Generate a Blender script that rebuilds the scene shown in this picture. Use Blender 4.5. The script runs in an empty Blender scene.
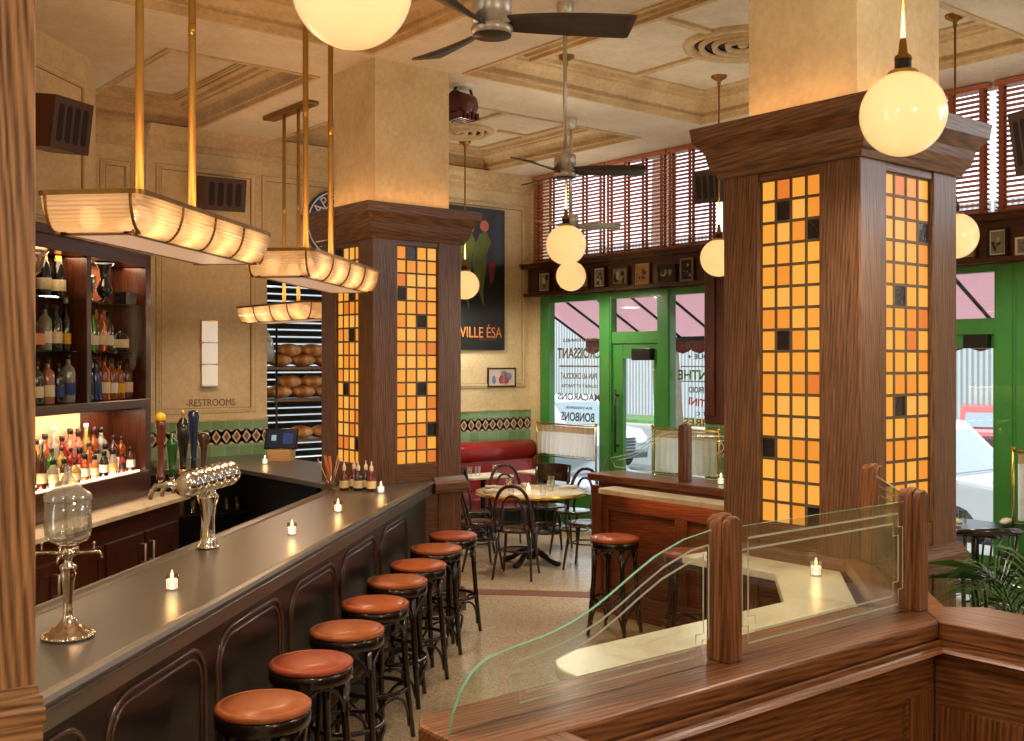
import bpy, math, random
from mathutils import Vector, Matrix
R = math.radians
random.seed(7)
C = bpy.context.scene.collection
SC = bpy.context.scene

# ------------------------------------------------------------------ camera, world, sun, exposure
FPX, CX, HY, H = 1066.0, 512.0, 362.0, 2.08
YAW = 39.0
cam_d = bpy.data.cameras.new('camera'); cam = bpy.data.objects.new('camera', cam_d); C.objects.link(cam)
cam.location = (0, 0, H); cam.rotation_euler = (R(90), 0, R(-YAW))
cam_d.sensor_width = 36; cam_d.lens = FPX / 1024 * 36; cam_d.shift_y = -(370.5 - HY) / 1024
cam_d.clip_start = .05; cam_d.clip_end = 300
SC.camera = cam
SC.view_settings.view_transform = 'Standard'; SC.view_settings.look = 'None'
SC.view_settings.gamma = 1; SC.view_settings.use_curve_mapping = False
SC.view_settings.exposure = 0.15
SC.cycles.use_denoising = True
SC.cycles.max_bounces = 8; SC.cycles.transparent_max_bounces = 16
SC.cycles.sample_clamp_indirect = 4.0; SC.cycles.caustics_reflective = False; SC.cycles.caustics_refractive = False
W = bpy.data.worlds.new('world'); SC.world = W; W.use_nodes = True
W.node_tree.nodes['Background'].inputs[0].default_value = (0.86, 0.93, 1.0, 1)
W.node_tree.nodes['Background'].inputs[1].default_value = 2.5

def light(name, kind, loc, energy, color, size=.5, rot=(0, 0, 0), size_y=None, spread=None):
    l = bpy.data.lights.new(name, kind); l.energy = energy; l.color = color
    if kind == 'AREA':
        l.size = size
        if size_y: l.shape = 'RECTANGLE'; l.size_y = size_y
        if spread: l.spread = R(spread)
    elif kind in ('POINT', 'SPOT'): l.shadow_soft_size = size
    o = bpy.data.objects.new(name, l); o.location = loc; o.rotation_euler = rot; C.objects.link(o)
    return o
sun = light('sun', 'SUN', (-20, 0, 20), 3.0, (1, .97, .93)); sun.data.angle = R(3)
sun.rotation_euler = (0, R(-40), R(20))

# ------------------------------------------------------------------ frames
SA, CA = math.sin(R(YAW)), math.cos(R(YAW))
def cd(c, d, z=0): return Vector((CA*c + SA*d, -SA*c + CA*d, z))
def at(px, py, d): return cd((px-CX)/FPX*d, d, H + (HY-py)/FPX*d)
def atz(px, py, z): return at(px, py, (z-H)*FPX/(HY-py))
def pY(px, X):
    a = (px-CX)/FPX; return X/(CA*a+SA)*(CA-SA*a)
def pX(px, Y):
    a = (px-CX)/FPX; return Y/(CA-SA*a)*(CA*a+SA)
BA = 7.2
bu = cd(math.sin(R(BA)), math.cos(R(BA)))          # along the bar
NA = math.atan2(bu.y, bu.x)
MN = Matrix.Rotation(NA, 4, 'Z')                   # local x along the bar, local y away from the camera side
def nt(n, t, z=0): return MN @ Vector((t, -n, z))

# ------------------------------------------------------------------ materials
def lin(v):
    v /= 255.0
    return v/12.92 if v <= .04045 else ((v+.055)/1.055)**2.4
def rgb(r, g, b): return (lin(r), lin(g), lin(b), 1)
def newmat(name):
    m = bpy.data.materials.new(name); m.use_nodes = True
    return m, m.node_tree, m.node_tree.nodes['Principled BSDF']
def N(nt_, kind, **kw):
    n = nt_.nodes.new(kind)
    for k, v in kw.items():
        if k in n.inputs: n.inputs[k].default_value = v
        else: setattr(n, k, v)
    return n
def ramp(t, fac, stops):
    r = t.nodes.new('ShaderNodeValToRGB'); t.links.new(fac, r.inputs[0])
    e = r.color_ramp.elements
    while len(e) < len(stops): e.new(.5)
    for i, (p, c) in enumerate(stops): e[i].position = p; e[i].color = c
    return r.outputs[0]
def coords(t, scale=(1, 1, 1), rot=(0, 0, 0)):
    tc = t.nodes.new('ShaderNodeTexCoord'); mp = t.nodes.new('ShaderNodeMapping')
    mp.inputs['Scale'].default_value = scale; mp.inputs['Rotation'].default_value = rot
    t.links.new(tc.outputs['Object'], mp.inputs[0]); return mp.outputs[0]
def bump(t, b, h, s=.2, dist=.01):
    n = t.nodes.new('ShaderNodeBump'); n.inputs['Strength'].default_value = s; n.inputs['Distance'].default_value = dist
    t.links.new(h, n.inputs['Height']); t.links.new(n.outputs[0], b.inputs['Normal'])
MC = {}
def wood(name, dark, light_, axis='Z', sc=1.0, rough=.42, coat=.25, wv=.15):
    key = (name, axis)
    if key in MC: return MC[key]
    m, t, b = newmat(name + '_' + axis.lower())
    s = [85*sc]*3; s['XYZ'.index(axis)] = 3.4*sc
    v = coords(t, s)
    n1 = N(t, 'ShaderNodeTexNoise', Scale=1.0, Detail=6.0, Roughness=.62, Distortion=.6); t.links.new(v, n1.inputs[0])
    s2 = [30*sc]*3; s2['XYZ'.index(axis)] = 2.2*sc
    v2 = coords(t, s2)
    w = N(t, 'ShaderNodeTexWave', Scale=1.0, Distortion=5.5, Detail=3.0); w.inputs['Detail Scale'].default_value = .8
    w.bands_direction = 'DIAGONAL'; t.links.new(v2, w.inputs[0])
    mx = N(t, 'ShaderNodeMix', data_type='FLOAT'); mx.inputs[0].default_value = wv
    t.links.new(n1.outputs[0], mx.inputs[2]); t.links.new(w.outputs[0], mx.inputs[3])
    mid = tuple((a+b_)/2 for a, b_ in zip(dark, light_))
    col = ramp(t, mx.outputs[0], [(.28, dark), (.5, mid), (.72, light_)])
    t.links.new(col, b.inputs['Base Color'])
    b.inputs['Roughness'].default_value = rough; b.inputs['Coat Weight'].default_value = coat; b.inputs['Coat Roughness'].default_value = .18
    bump(t, b, mx.outputs[0], .18, .004)
    MC[key] = m; return m
def flat(name, col, rough=.5, metal=0, coat=0, var=.0, vs=6, bmp=0, alpha=None, trans=0, emit=None, es=0, ior=1.45):
    if name in MC: return MC[name]
    m, t, b = newmat(name)
    b.inputs['Base Color'].default_value = col; b.inputs['Roughness'].default_value = rough
    b.inputs['Metallic'].default_value = metal; b.inputs['Coat Weight'].default_value = coat
    b.inputs['IOR'].default_value = ior
    if trans: b.inputs['Transmission Weight'].default_value = trans
    if emit: b.inputs['Emission Color'].default_value = emit; b.inputs['Emission Strength'].default_value = es
    if var or bmp:
        n = N(t, 'ShaderNodeTexNoise', Scale=float(vs), Detail=5.0, Roughness=.6); t.links.new(coords(t), n.inputs[0])
        if var:
            lo = tuple(c*(1-var) for c in col[:3]) + (1,); hi = tuple(min(1, c*(1+var)) for c in col[:3]) + (1,)
            t.links.new(ramp(t, n.outputs[0], [(.3, lo), (.7, hi)]), b.inputs['Base Color'])
        if bmp: bump(t, b, n.outputs[0], bmp, .01)
    MC[name] = m; return m
def glassy(name, tint=(1, 1, 1, 1), gl=.08, rough=.02, haze=0.0, hazecol=(.8, .8, .8, 1)):
    """thin architectural glass: clear with a fresnel reflection"""
    if name in MC: return MC[name]
    m = bpy.data.materials.new(name); m.use_nodes = True; t = m.node_tree; t.nodes.clear()
    o = N(t, 'ShaderNodeOutputMaterial'); tr = N(t, 'ShaderNodeBsdfTransparent'); tr.inputs[0].default_value = tint
    g = N(t, 'ShaderNodeBsdfGlossy', Roughness=rough); lw = N(t, 'ShaderNodeLayerWeight', Blend=.15)
    mr = N(t, 'ShaderNodeMapRange'); mr.inputs[3].default_value = gl; mr.inputs[4].default_value = .6
    t.links.new(lw.outputs['Fresnel'], mr.inputs[0])
    mx = N(t, 'ShaderNodeMixShader'); t.links.new(mr.outputs[0], mx.inputs[0]); t.links.new(tr.outputs[0], mx.inputs[1]); t.links.new(g.outputs[0], mx.inputs[2])
    last = mx
    if haze:
        df = N(t, 'ShaderNodeBsdfTranslucent'); df.inputs[0].default_value = hazecol
        d2 = N(t, 'ShaderNodeBsdfDiffuse'); d2.inputs[0].default_value = hazecol
        ma = N(t, 'ShaderNodeMixShader'); ma.inputs[0].default_value = .5; t.links.new(df.outputs[0], ma.inputs[1]); t.links.new(d2.outputs[0], ma.inputs[2])
        mh = N(t, 'ShaderNodeMixShader'); mh.inputs[0].default_value = haze; t.links.new(mx.outputs[0], mh.inputs[1]); t.links.new(ma.outputs[0], mh.inputs[2]); last = mh
    t.links.new(last.outputs[0], o.inputs[0]); MC[name] = m; return m
def emis(name, col, s, base=.25):
    if name in MC: return MC[name]
    m, t, b = newmat(name); b.inputs['Base Color'].default_value = tuple(c*base for c in col[:3])+(1,); b.inputs['Roughness'].default_value = .35
    b.inputs['Emission Color'].default_value = col; b.inputs['Emission Strength'].default_value = s
    MC[name] = m; return m

def oak(ax='Z'): return wood('aged_oak', rgb(62, 33, 17), rgb(166, 106, 62), ax, 1.0, .42, .12)
def oakp(ax='Z'): return wood('oak_post', rgb(92, 60, 34), rgb(196, 144, 96), ax, 1.0, .55, .05, .26)
def mahog(ax='Z'): return wood('mahogany', rgb(34, 13, 6), rgb(96, 46, 24), ax, 1.0, .3, .35)
def pillarw(ax='Z'): return wood('pillar_oak', rgb(54, 33, 20), rgb(142, 98, 66), ax, 1.1, .38, .2)
def redoak(ax='Z'): return wood('red_oak', rgb(58, 25, 12), rgb(142, 76, 42), ax, 1.0, .36, .25)
def darkw(ax='Z'): return wood('ebonised_wood', rgb(8, 6, 5), rgb(24, 16, 13), ax, 1.0, .34, .12)
def plaster(name='plaster', c=(224, 200, 150), c2=(188, 158, 108)):
    if name in MC: return MC[name]
    m, t, b = newmat(name); v = coords(t)
    n = N(t, 'ShaderNodeTexNoise', Scale=1.7, Detail=9.0, Roughness=.68); t.links.new(v, n.inputs[0])
    n2 = N(t, 'ShaderNodeTexNoise', Scale=22.0, Detail=4.0, Roughness=.6); t.links.new(v, n2.inputs[0])
    mx = N(t, 'ShaderNodeMix', data_type='FLOAT'); mx.inputs[0].default_value = .35
    t.links.new(n.outputs[0], mx.inputs[2]); t.links.new(n2.outputs[0], mx.inputs[3])
    t.links.new(ramp(t, mx.outputs[0], [(.32, rgb(*c2)), (.62, rgb(*c))]), b.inputs['Base Color'])
    b.inputs['Roughness'].default_value = .6; bump(t, b, n2.outputs[0], .1, .004)
    MC[name] = m; return m
PL = plaster('plaster', (226, 208, 166), (192, 168, 122))
PLC = plaster('ceiling_plaster', (226, 216, 196), (198, 184, 158))
PLT = plaster('cornice_plaster', (216, 192, 148), (170, 138, 96))
PLD = flat('groove_shade', rgb(120, 88, 58), .7)  # dark strips that paint in the shade line beside the wall mouldings
BRASS = flat('brass', rgb(214, 170, 84), .28, 1, var=.15, vs=9)
BRASSD = flat('aged_brass', rgb(150, 112, 58), .35, 1, var=.2, vs=12)
CHROME = flat('chrome', rgb(225, 222, 216), .08, 1)
SILVER = flat('old_silver', rgb(206, 190, 170), .16, 1, var=.15, vs=40)
BLACK = flat('black_paint', rgb(16, 14, 13), .35, 0, .3)
STEELG = flat('fan_grey', rgb(74, 66, 60), .4, .3)
NICKEL = flat('fan_nickel', rgb(196, 190, 180), .35, .6)
WHITEG = flat('white_paint', rgb(235, 230, 220), .5)
GREEN = flat('green_paint', rgb(62, 132, 58), .35, 0, .3, var=.12, vs=3)
GREEND = flat('green_dark', rgb(28, 70, 40), .4)
BROWN = flat('speaker_brown', rgb(84, 34, 24), .45, 0, .2, var=.2, vs=5)
BROWND = flat('speaker_slot', rgb(26, 16, 12), .7)
SPFACE = flat('speaker_face', rgb(72, 50, 40), .5)
CREAM = flat('cream_label', rgb(226, 210, 170), .6)
GLASS = glassy('clear_glass')
PANE = glassy('window_glass', (.97, .99, .98, 1), .03)
SCREEN = glassy('screen_glass', (.93, .985, .965, 1), .06)
GEDGE = flat('glass_edge', rgb(120, 190, 165), .15, 0, .5)
ETCH = glassy('etched_glass', (.9, .96, .93, 1), .05, .2, .85, rgb(232, 244, 234))
LEATHER = [flat('tan_leather_%s' % k, c, .42, 0, .15, var=.18, vs=14, bmp=.06) for k, c in
           (('orange', rgb(186, 92, 42)), ('rust', rgb(172, 80, 48)), ('brown', rgb(176, 96, 46)))]
MARBLE = None
def marble():
    global MARBLE
    if MARBLE: return MARBLE
    m, t, b = newmat('cream_marble')
    n = N(t, 'ShaderNodeTexNoise', Scale=3.0, Detail=8.0, Roughness=.7, Distortion=1.2); t.links.new(coords(t), n.inputs[0])
    t.links.new(ramp(t, n.outputs[0], [(.3, rgb(196, 176, 138)), (.5, rgb(232, 218, 186)), (.75, rgb(240, 230, 204))]), b.inputs['Base Color'])
    b.inputs['Roughness'].default_value = .3
    MARBLE = m; return m
def zinc():
    if 'zinc' in MC: return MC['zinc']
    m, t, b = newmat('zinc')
    b.inputs['Base Color'].default_value = rgb(122, 118, 110); b.inputs['Roughness'].default_value = .34
    b.inputs['Metallic'].default_value = .72; MC['zinc'] = m; return m

# ------------------------------------------------------------------ mesh builder
class MB:
    def __init__(s, M=None): s.v = []; s.f = []; s.mi = []; s.sm = []; s.M = M or Matrix.Identity(4)
    def add(s, vs, fs, mi=0, smooth=False, M=None):
        k = len(s.v); T = s.M @ M if M is not None else s.M
        s.v += [T @ Vector(p) for p in vs]
        for f in fs: s.f.append([i+k for i in f]); s.mi.append(mi); s.sm.append(smooth)
        return s
    def box(s, x0, x1, y0, y1, z0, z1, mi=0, M=None):
        vs = [(x, y, z) for z in (z0, z1) for y in (y0, y1) for x in (x0, x1)]
        return s.add(vs, [(0, 2, 3, 1), (4, 5, 7, 6), (0, 1, 5, 4), (2, 6, 7, 3), (0, 4, 6, 2), (1, 3, 7, 5)], mi, False, M)
    def cbox(s, c, sx, sy, sz, mi=0, M=None):
        return s.box(c[0]-sx/2, c[0]+sx/2, c[1]-sy/2, c[1]+sy/2, c[2]-sz/2, c[2]+sz/2, mi, M)
    def prism(s, poly, a, b, ax='Z', mi=0, M=None, smooth=False):
        n = len(poly)
        def P(u, v, w): return {'Z': (u, v, w), 'Y': (u, w, v), 'X': (w, u, v)}[ax]
        vs = [P(u, v, a) for u, v in poly] + [P(u, v, b) for u, v in poly]
        s.add(vs, [tuple(range(n))[::-1], tuple(range(n, 2*n))], mi, False, M)
        k = len(s.v) - 2*n
        for i in range(n):
            j = (i+1) % n; s.f.append([k+i, k+j, k+n+j, k+n+i]); s.mi.append(mi); s.sm.append(smooth)
        return s
    def lathe(s, prof, seg=24, mi=0, M=None, smooth=True, cap=True):
        vs = []; fs = []; n = len(prof)
        for r, z in prof:
            for k in range(seg):
                a = 2*math.pi*k/seg; vs.append((r*math.cos(a), r*math.sin(a), z))
        for i in range(n-1):
            for k in range(seg):
                j = (k+1) % seg; fs.append((i*seg+k, i*seg+j, (i+1)*seg+j, (i+1)*seg+k))
        s.add(vs, fs, mi, smooth, M)
        if cap:
            if prof[0][0] > 1e-4: s.add(vs[:seg], [tuple(range(seg))[::-1]], mi, False, M)
            if prof[-1][0] > 1e-4: s.add(vs[-seg:], [tuple(range(seg))], mi, False, M)
        return s
    def tube(s, pts, r, seg=8, closed=False, mi=0, M=None, cap=True):
        pts = [Vector(p) for p in pts]; n = len(pts); rs = r if isinstance(r, (list, tuple)) else [r]*n
        vs = []; fs = []; up = None
        for i, p in enumerate(pts):
            if closed: d = pts[(i+1) % n] - pts[i-1]
            else: d = pts[min(i+1, n-1)] - pts[max(i-1, 0)]
            d.normalize()
            if up is None: up = Vector((0, 0, 1)) if abs(d.z) < .9 else Vector((1, 0, 0))
            x = up - d*up.dot(d)
            if x.length < 1e-5: x = Vector((1, 0, 0)) - d*d.x
            x.normalize(); y = d.cross(x); up = x
            for k in range(seg):
                a = 2*math.pi*k/seg; vs.append(p + (x*math.cos(a) + y*math.sin(a))*rs[i])
        m = n if closed else n-1
        for i in range(m):
            for k in range(seg):
                j = (k+1) % seg; i2 = (i+1) % n
                fs.append((i*seg+k, i*seg+j, i2*seg+j, i2*seg+k))
        if cap and not closed: fs.append(tuple(range(seg))[::-1]); fs.append(tuple(range((n-1)*seg, n*seg)))
        return s.add(vs, fs, mi, True, M)
    def sphere(s, c, r, seg=24, rings=14, mi=0, sz=1.0, M=None):
        prof = [(max(1e-5, r*math.sin(math.pi*i/rings)), -r*sz*math.cos(math.pi*i/rings)) for i in range(rings+1)]
        T = Matrix.Translation(c)
        return s.lathe(prof, seg, mi, (M @ T) if M is not None else T, True, False)
    def sweep(s, path, prof, closed=True, mi=0, smooth=False, M=None, axmi=False):
        """path: list of (x,y) ; prof: list of (inset,z), inset is measured to the left of the path, mitred"""
        n = len(path); ring = []
        for i in range(n):
            p = Vector(path[i]); a = Vector(path[i-1]) if (closed or i) else None; b = Vector(path[(i+1) % n]) if (closed or i < n-1) else None
            if a is None: d = (b-p).normalized(); nn = Vector((-d.y, d.x)); k = 1
            elif b is None: d = (p-a).normalized(); nn = Vector((-d.y, d.x)); k = 1
            else:
                d1 = (p-a).normalized(); d2 = (b-p).normalized(); n1 = Vector((-d1.y, d1.x)); n2 = Vector((-d2.y, d2.x))
                nn = (n1+n2).normalized(); k = 1/max(.3, nn.dot(n1))
            ring.append([(p.x+nn.x*k*o, p.y+nn.y*k*o, z) for o, z in prof])
        m = len(prof); vs = [q for r_ in ring for q in r_]; fs = []
        if axmi:
            for i in range(n if closed else n-1):
                i2 = (i+1) % n; e = Vector(path[i2])-Vector(path[i])
                s.add([vs[i*m+j] for j in range(m)]+[vs[i2*m+j] for j in range(m)], [(j, m+j, m+j+1, j+1) for j in range(m-1)], 0 if abs(e.x) > abs(e.y) else 1, smooth, M)
            return s
        for i in range(n if closed else n-1):
            i2 = (i+1) % n
            for j in range(m-1): fs.append((i*m+j, i2*m+j, i2*m+j+1, i*m+j+1))
        if not closed and m > 2: fs.append(tuple(range(m))); fs.append(tuple(range((n-1)*m, n*m))[::-1])
        return s.add(vs, fs, mi, smooth, M)
    def build(s, name, mats, parent=None, rotz=0.0, bevel=0, kind=None, origin=None, smooth_all=False):
        if not isinstance(mats, (list, tuple)): mats = [mats]
        if parent is not None:
            Wm = parent['_w']; Wm = Matrix([Wm[i*4:i*4+4] for i in range(4)]); inv = Wm.inverted()
        else:
            Rm = Matrix.Rotation(-rotz, 4, 'Z'); q = [Rm @ v for v in s.v]
            lo = [min(v[i] for v in q) for i in range(3)]; hi = [max(v[i] for v in q) for i in range(3)]
            c = Vector(((lo[0]+hi[0])/2, (lo[1]+hi[1])/2, lo[2]))
            if origin is not None: c = Rm @ Vector(origin)
            Wm = Matrix.Rotation(rotz, 4, 'Z') @ Matrix.Translation(c); inv = Wm.inverted()
        me = bpy.data.meshes.new(name); me.from_pydata([inv @ v for v in s.v], [], s.f)
        for m in mats: me.materials.append(m)
        me.polygons.foreach_set('material_index', s.mi); me.polygons.foreach_set('use_smooth', [True]*len(s.f) if smooth_all else s.sm)
        me.update()
        o = bpy.data.objects.new(name, me); C.objects.link(o)
        if parent is not None:
            o.parent = parent; o['_w'] = [x for r_ in Wm for x in r_]
        else:
            o.matrix_world = Wm; o['_w'] = [x for r_ in Wm for x in r_]
        if kind: o['kind'] = kind
        if bevel:
            b = o.modifiers.new('bevel', 'BEVEL'); b.width = bevel; b.segments = 2; b.limit_method = 'ANGLE'; b.angle_limit = R(40)
        return o
def tag(o, label, cat, group=None, kind=None):
    o['label'] = label; o['category'] = cat
    if group: o['group'] = group
    if kind: o['kind'] = kind
    return o
def thing(name, label, cat, loc=(0, 0, 0), rotz=0.0, group=None):
    o = bpy.data.objects.new(name, None); C.objects.link(o); o.empty_display_size = .1
    Wm = Matrix.Translation(Vector(loc)) @ Matrix.Rotation(rotz, 4, 'Z'); o.matrix_world = Wm
    o['_w'] = [x for r_ in Wm for x in r_]
    return tag(o, label, cat, group)
def dup(root, loc, rotz=0.0, label=None, group=None, scale=None):
    def cp(o, par):
        c = o.copy(); C.objects.link(c)
        if par is not None: c.parent = par
        for ch in list(kids.get(o.name, [])): cp(ch, c)
        return c
    kids = {}
    stack = [root]
    while stack:
        q = stack.pop()
        kids[q.name] = list(q.children); stack += q.children
    r = cp(root, None)
    r.matrix_world = Matrix.Translation(Vector(loc)) @ Matrix.Rotation(rotz, 4, 'Z') @ (Matrix.Diagonal((*scale, 1)) if scale else Matrix.Identity(4))
    if label: r['label'] = label
    if group: r['group'] = group
    return r
def struct(o, name=None): o['kind'] = 'structure'; return o
def text(s, size, loc, rot, mat, name='lettering', parent=None, sx=1.0, ext=.001, width=None, height=None, bold=0):
    """lettering as mesh; width / height in metres when given"""
    cu = bpy.data.curves.new(name, 'FONT'); cu.body = s; cu.size = size; cu.extrude = ext; cu.offset = bold*size; cu.align_x = 'CENTER'; cu.align_y = 'CENTER'
    tmp = bpy.data.objects.new('tmp', cu); C.objects.link(tmp); bpy.context.view_layer.update()
    me = bpy.data.meshes.new_from_object(tmp.evaluated_get(bpy.context.evaluated_depsgraph_get())); me.name = name
    bpy.data.objects.remove(tmp); bpy.data.curves.remove(cu)
    xs_ = [v.co.x for v in me.vertices]; ys_ = [v.co.y for v in me.vertices]; cx_, cy_ = (min(xs_)+max(xs_))/2, (min(ys_)+max(ys_))/2
    kx = width/(max(xs_)-min(xs_)) if width else sx; ky = height/(max(ys_)-min(ys_)) if height else 1
    for v in me.vertices: v.co.x = (v.co.x-cx_)*kx; v.co.y = (v.co.y-cy_)*ky
    me.materials.clear(); me.materials.append(mat)
    o = bpy.data.objects.new(name, me); C.objects.link(o)
    T = Matrix.Translation(Vector(loc)) @ rot.to_4x4()
    if parent is not None:
        Wm = parent['_w']; Wm = Matrix([Wm[i*4:i*4+4] for i in range(4)]); o.parent = parent; o.matrix_local = Wm.inverted() @ T
    else: o.matrix_world = T
    return o
# text facing -Y (towards the camera on the back wall) / facing +X (out of the window, so it reads reversed inside)
ROT_BACK = Matrix(((1, 0, 0), (0, 0, -1), (0, 1, 0)))
ROT_OUT = Matrix(((0, 0, 1), (1, 0, 0), (0, 1, 0)))
# ------------------------------------------------------------------ the room shell
YB, XW = 10.8, 9.05           # back wall plane, window wall plane
ZC, ZS = 4.75, 4.5            # ceiling, beam soffits
def floor_mat():
    m, t, b = newmat('mosaic_floor')
    v = coords(t)
    vo = N(t, 'ShaderNodeTexVoronoi', Scale=120.0); t.links.new(v, vo.inputs[0])
    n = N(t, 'ShaderNodeTexNoise', Scale=1.2, Detail=6.0); t.links.new(v, n.inputs[0])
    c1 = ramp(t, vo.outputs['Color'], [(.1, rgb(176, 152, 120)), (.45, rgb(208, 188, 156)), (.8, rgb(228, 212, 184))])
    c2 = ramp(t, n.outputs[0], [(.3, (.80, .78, .74, 1)), (.7, (1, 1, 1, 1))])
    mx = N(t, 'ShaderNodeMix', data_type='RGBA', blend_type='MULTIPLY'); mx.inputs[0].default_value = 1
    t.links.new(c1, mx.inputs[6]); t.links.new(c2, mx.inputs[7]); t.links.new(mx.outputs[2], b.inputs['Base Color'])
    b.inputs['Roughness'].default_value = .26; return m
m = MB(); m.box(-4.5, XW, -4, 12.9, -.12, 0); struct(m.build('floor', floor_mat()))
STRIPE = flat('mosaic_stripe', rgb(140, 92, 72), .35, var=.2, vs=60)
m = MB(MN); m.box(9.42, 9.64, -2.6, 1.85, -.01, .004); struct(m.build('trim_1', STRIPE, rotz=NA))

# ceiling: slab with coffers
COF = [(.4, 4.42, 3.75, 7.2), (3.1, 4.42, 8.05, YB), (5.3, 8.3, 3.75, 7.2), (5.3, 8.3, 8.05, YB), (.4, 4.42, -1.5, 2.9), (5.3, 8.3, -1.5, 2.9)]
m = MB(); m.box(-4.5, XW+.15, -4, YB+.1, ZC, ZC+.12)
xs = sorted({-4.5, XW+.15} | {c[0] for c in COF} | {c[1] for c in COF}); ys = sorted({-4, YB+.1} | {c[2] for c in COF} | {c[3] for c in COF})
for i in range(len(xs)-1):
    for j in range(len(ys)-1):
        cx_, cy_ = (xs[i]+xs[i+1])/2, (ys[j]+ys[j+1])/2
        if not any(c[0] < cx_ < c[1] and c[2] < cy_ < c[3] for c in COF): m.box(xs[i], xs[i+1], ys[j], ys[j+1], ZS, ZC)
struct(m.build('ceiling', PLC))
# cornice round each coffer
prof = [(-.004, ZS+.01), (-.004, ZS-.012), (.03, ZS-.012), (.032, ZS+.03), (.06, ZS+.03), (.062, ZS+.05), (.045, ZS+.055), (.05, ZS+.09), (.085, ZS+.14), (.14, ZS+.17), (.145, ZS+.19), (.19, ZS+.19), (.20, ZS+.225), (.26, ZS+.23), (.262, ZC)]
k = 2
for (x0, x1, y0, y1) in COF:
    m = MB(); m.sweep([(x0, y0), (x1, y0), (x1, y1), (x0, y1)], prof)
    struct(m.build('trim_%d' % k, PLT)); k += 1
# flat mouldings on the coffer ceilings
def strip(m, x0, x1, y0, y1, w=.05, h=.03):
    m.box(x0, x1, y0, y1, ZC-h, ZC+.001)
    return m
def frame_strips(m, x0, x1, y0, y1, w, h):
    for dx, hh in ((0, h), (w*.35, h*1.5)):
        ww = w if dx == 0 else w*.3
        m.box(x0+dx, x0+dx+ww, y0+dx, y1-dx, ZC-hh, ZC+.001); m.box(x1-dx-ww, x1-dx, y0+dx, y1-dx, ZC-hh, ZC+.001)
        m.box(x0+dx+ww, x1-dx-ww, y0+dx, y0+dx+ww, ZC-hh, ZC+.001); m.box(x0+dx+ww, x1-dx-ww, y1-dx-ww, y1-dx, ZC-hh, ZC+.001)
m = MB(); frame_strips(m, 3.42, 4.12, 8.35, 10.45, .05, .02); struct(m.build('trim_%d' % k, PLT)); k += 1
m = MB()
for dx, hh in ((0, .07), (.04, .10), (.10, .06)): m.box(5.82+dx, 5.82+dx+.05, 4.0, 7.0, ZC-hh, ZC+.001)
for dx, hh in ((0, .04), (.05, .07), (.1, .04)): m.box(5.82, 8.4, 4.0+dx, 4.0+dx+.05, ZC-hh, ZC+.001)
m.box(7.08, 7.14, 4.1, 5.35, ZC-.025, ZC+.001); m.box(7.08, 7.14, 6.1, 6.99, ZC-.025, ZC+.001)
m.box(5.9, 6.75, 5.64, 5.70, ZC-.025, ZC+.001); m.box(7.5, 8.1, 5.64, 5.70, ZC-.025, ZC+.001)
struct(m.build('trim_%d' % k, PLT)); k += 1
m = MB()
m.box(5.7, 8.1, 8.42, 8.48, ZC-.025, ZC+.001); m.box(5.7, 5.76, 8.4, 10.6, ZC-.025, ZC+.001); m.box(8.0, 8.06, 8.42, 9.6, ZC-.025, ZC+.001); m.box(8.0, 8.06, 9.66, 10.6, ZC-.025, ZC+.001)
m.box(7.06, 7.12, 8.5, 9.45, ZC-.025, ZC+.001); m.box(7.6, 8.1, 9.6, 9.66, ZC-.025, ZC+.001)
struct(m.build('trim_%d' % k, PLT)); k += 1
# round air vents
def vent(x, y, r, label):
    t = thing('ceiling_vent', label, 'ceiling vent', (x, y, ZC))
    m = MB(Matrix.Translation((x, y, ZC))); m.lathe([(r, 0), (r*.98, -.03), (r*.9, -.045), (r*.84, -.03), (r*.8, 0)], 48, cap=False); m.build('outer_ring', PLT, t)
    m = MB(Matrix.Translation((x, y, ZC))); m.lathe([(r*.8, -.004), (.01, -.004)], 48, cap=False); m.build('backing', flat('vent_dark', rgb(40, 30, 24), .8), t)
    for q in (.74, .52, .30):
        m = MB(Matrix.Translation((x, y, ZC))); m.lathe([(r*q, -.01), (r*(q-.02), -.05), (r*(q-.10), -.03), (r*(q-.105), -.02)], 48, cap=False); m.build('vent_ring', PLT, t)
    m = MB(Matrix.Translation((x, y, ZC))); m.sphere((0, 0, -.02), r*.09, 16, 8, sz=.5); m.build('centre_boss', PLT, t)
vent(7.12, 5.72, .50, 'large round plaster vent on the ceiling beside the nearer tiled pillar')
vent(7.25, 9.95, .42, 'round plaster ceiling vent behind the maroon spotlight by the far pillar')

# back wall with opening to the bakery, small jog at the left
XO0, XO1, ZO = pX(267, YB), 6.75, 3.03
XJ = pX(146, YB)
m = MB()
m.box(XJ, XO0, YB, YB+.15, 0, ZC); m.box(XO0, XO1, YB, YB+.15, ZO, ZC); m.box(XO1, XW+.15, YB, YB+.15, 0, ZC)
m.box(1.2, XJ, YB+.12, YB+.27, 0, ZC)
struct(m.build('wall_back', PL))
# 45 degree wall behind the back bar
TW = 8.09
m = MB(MN); m.box(1.5, TW, 4.40, 4.55, 0, ZC-.01); m.box(TW-.15, TW, 4.55, 6.6, 0, ZC-.01)
struct(m.build('wall_left', PL, rotz=NA))
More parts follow.
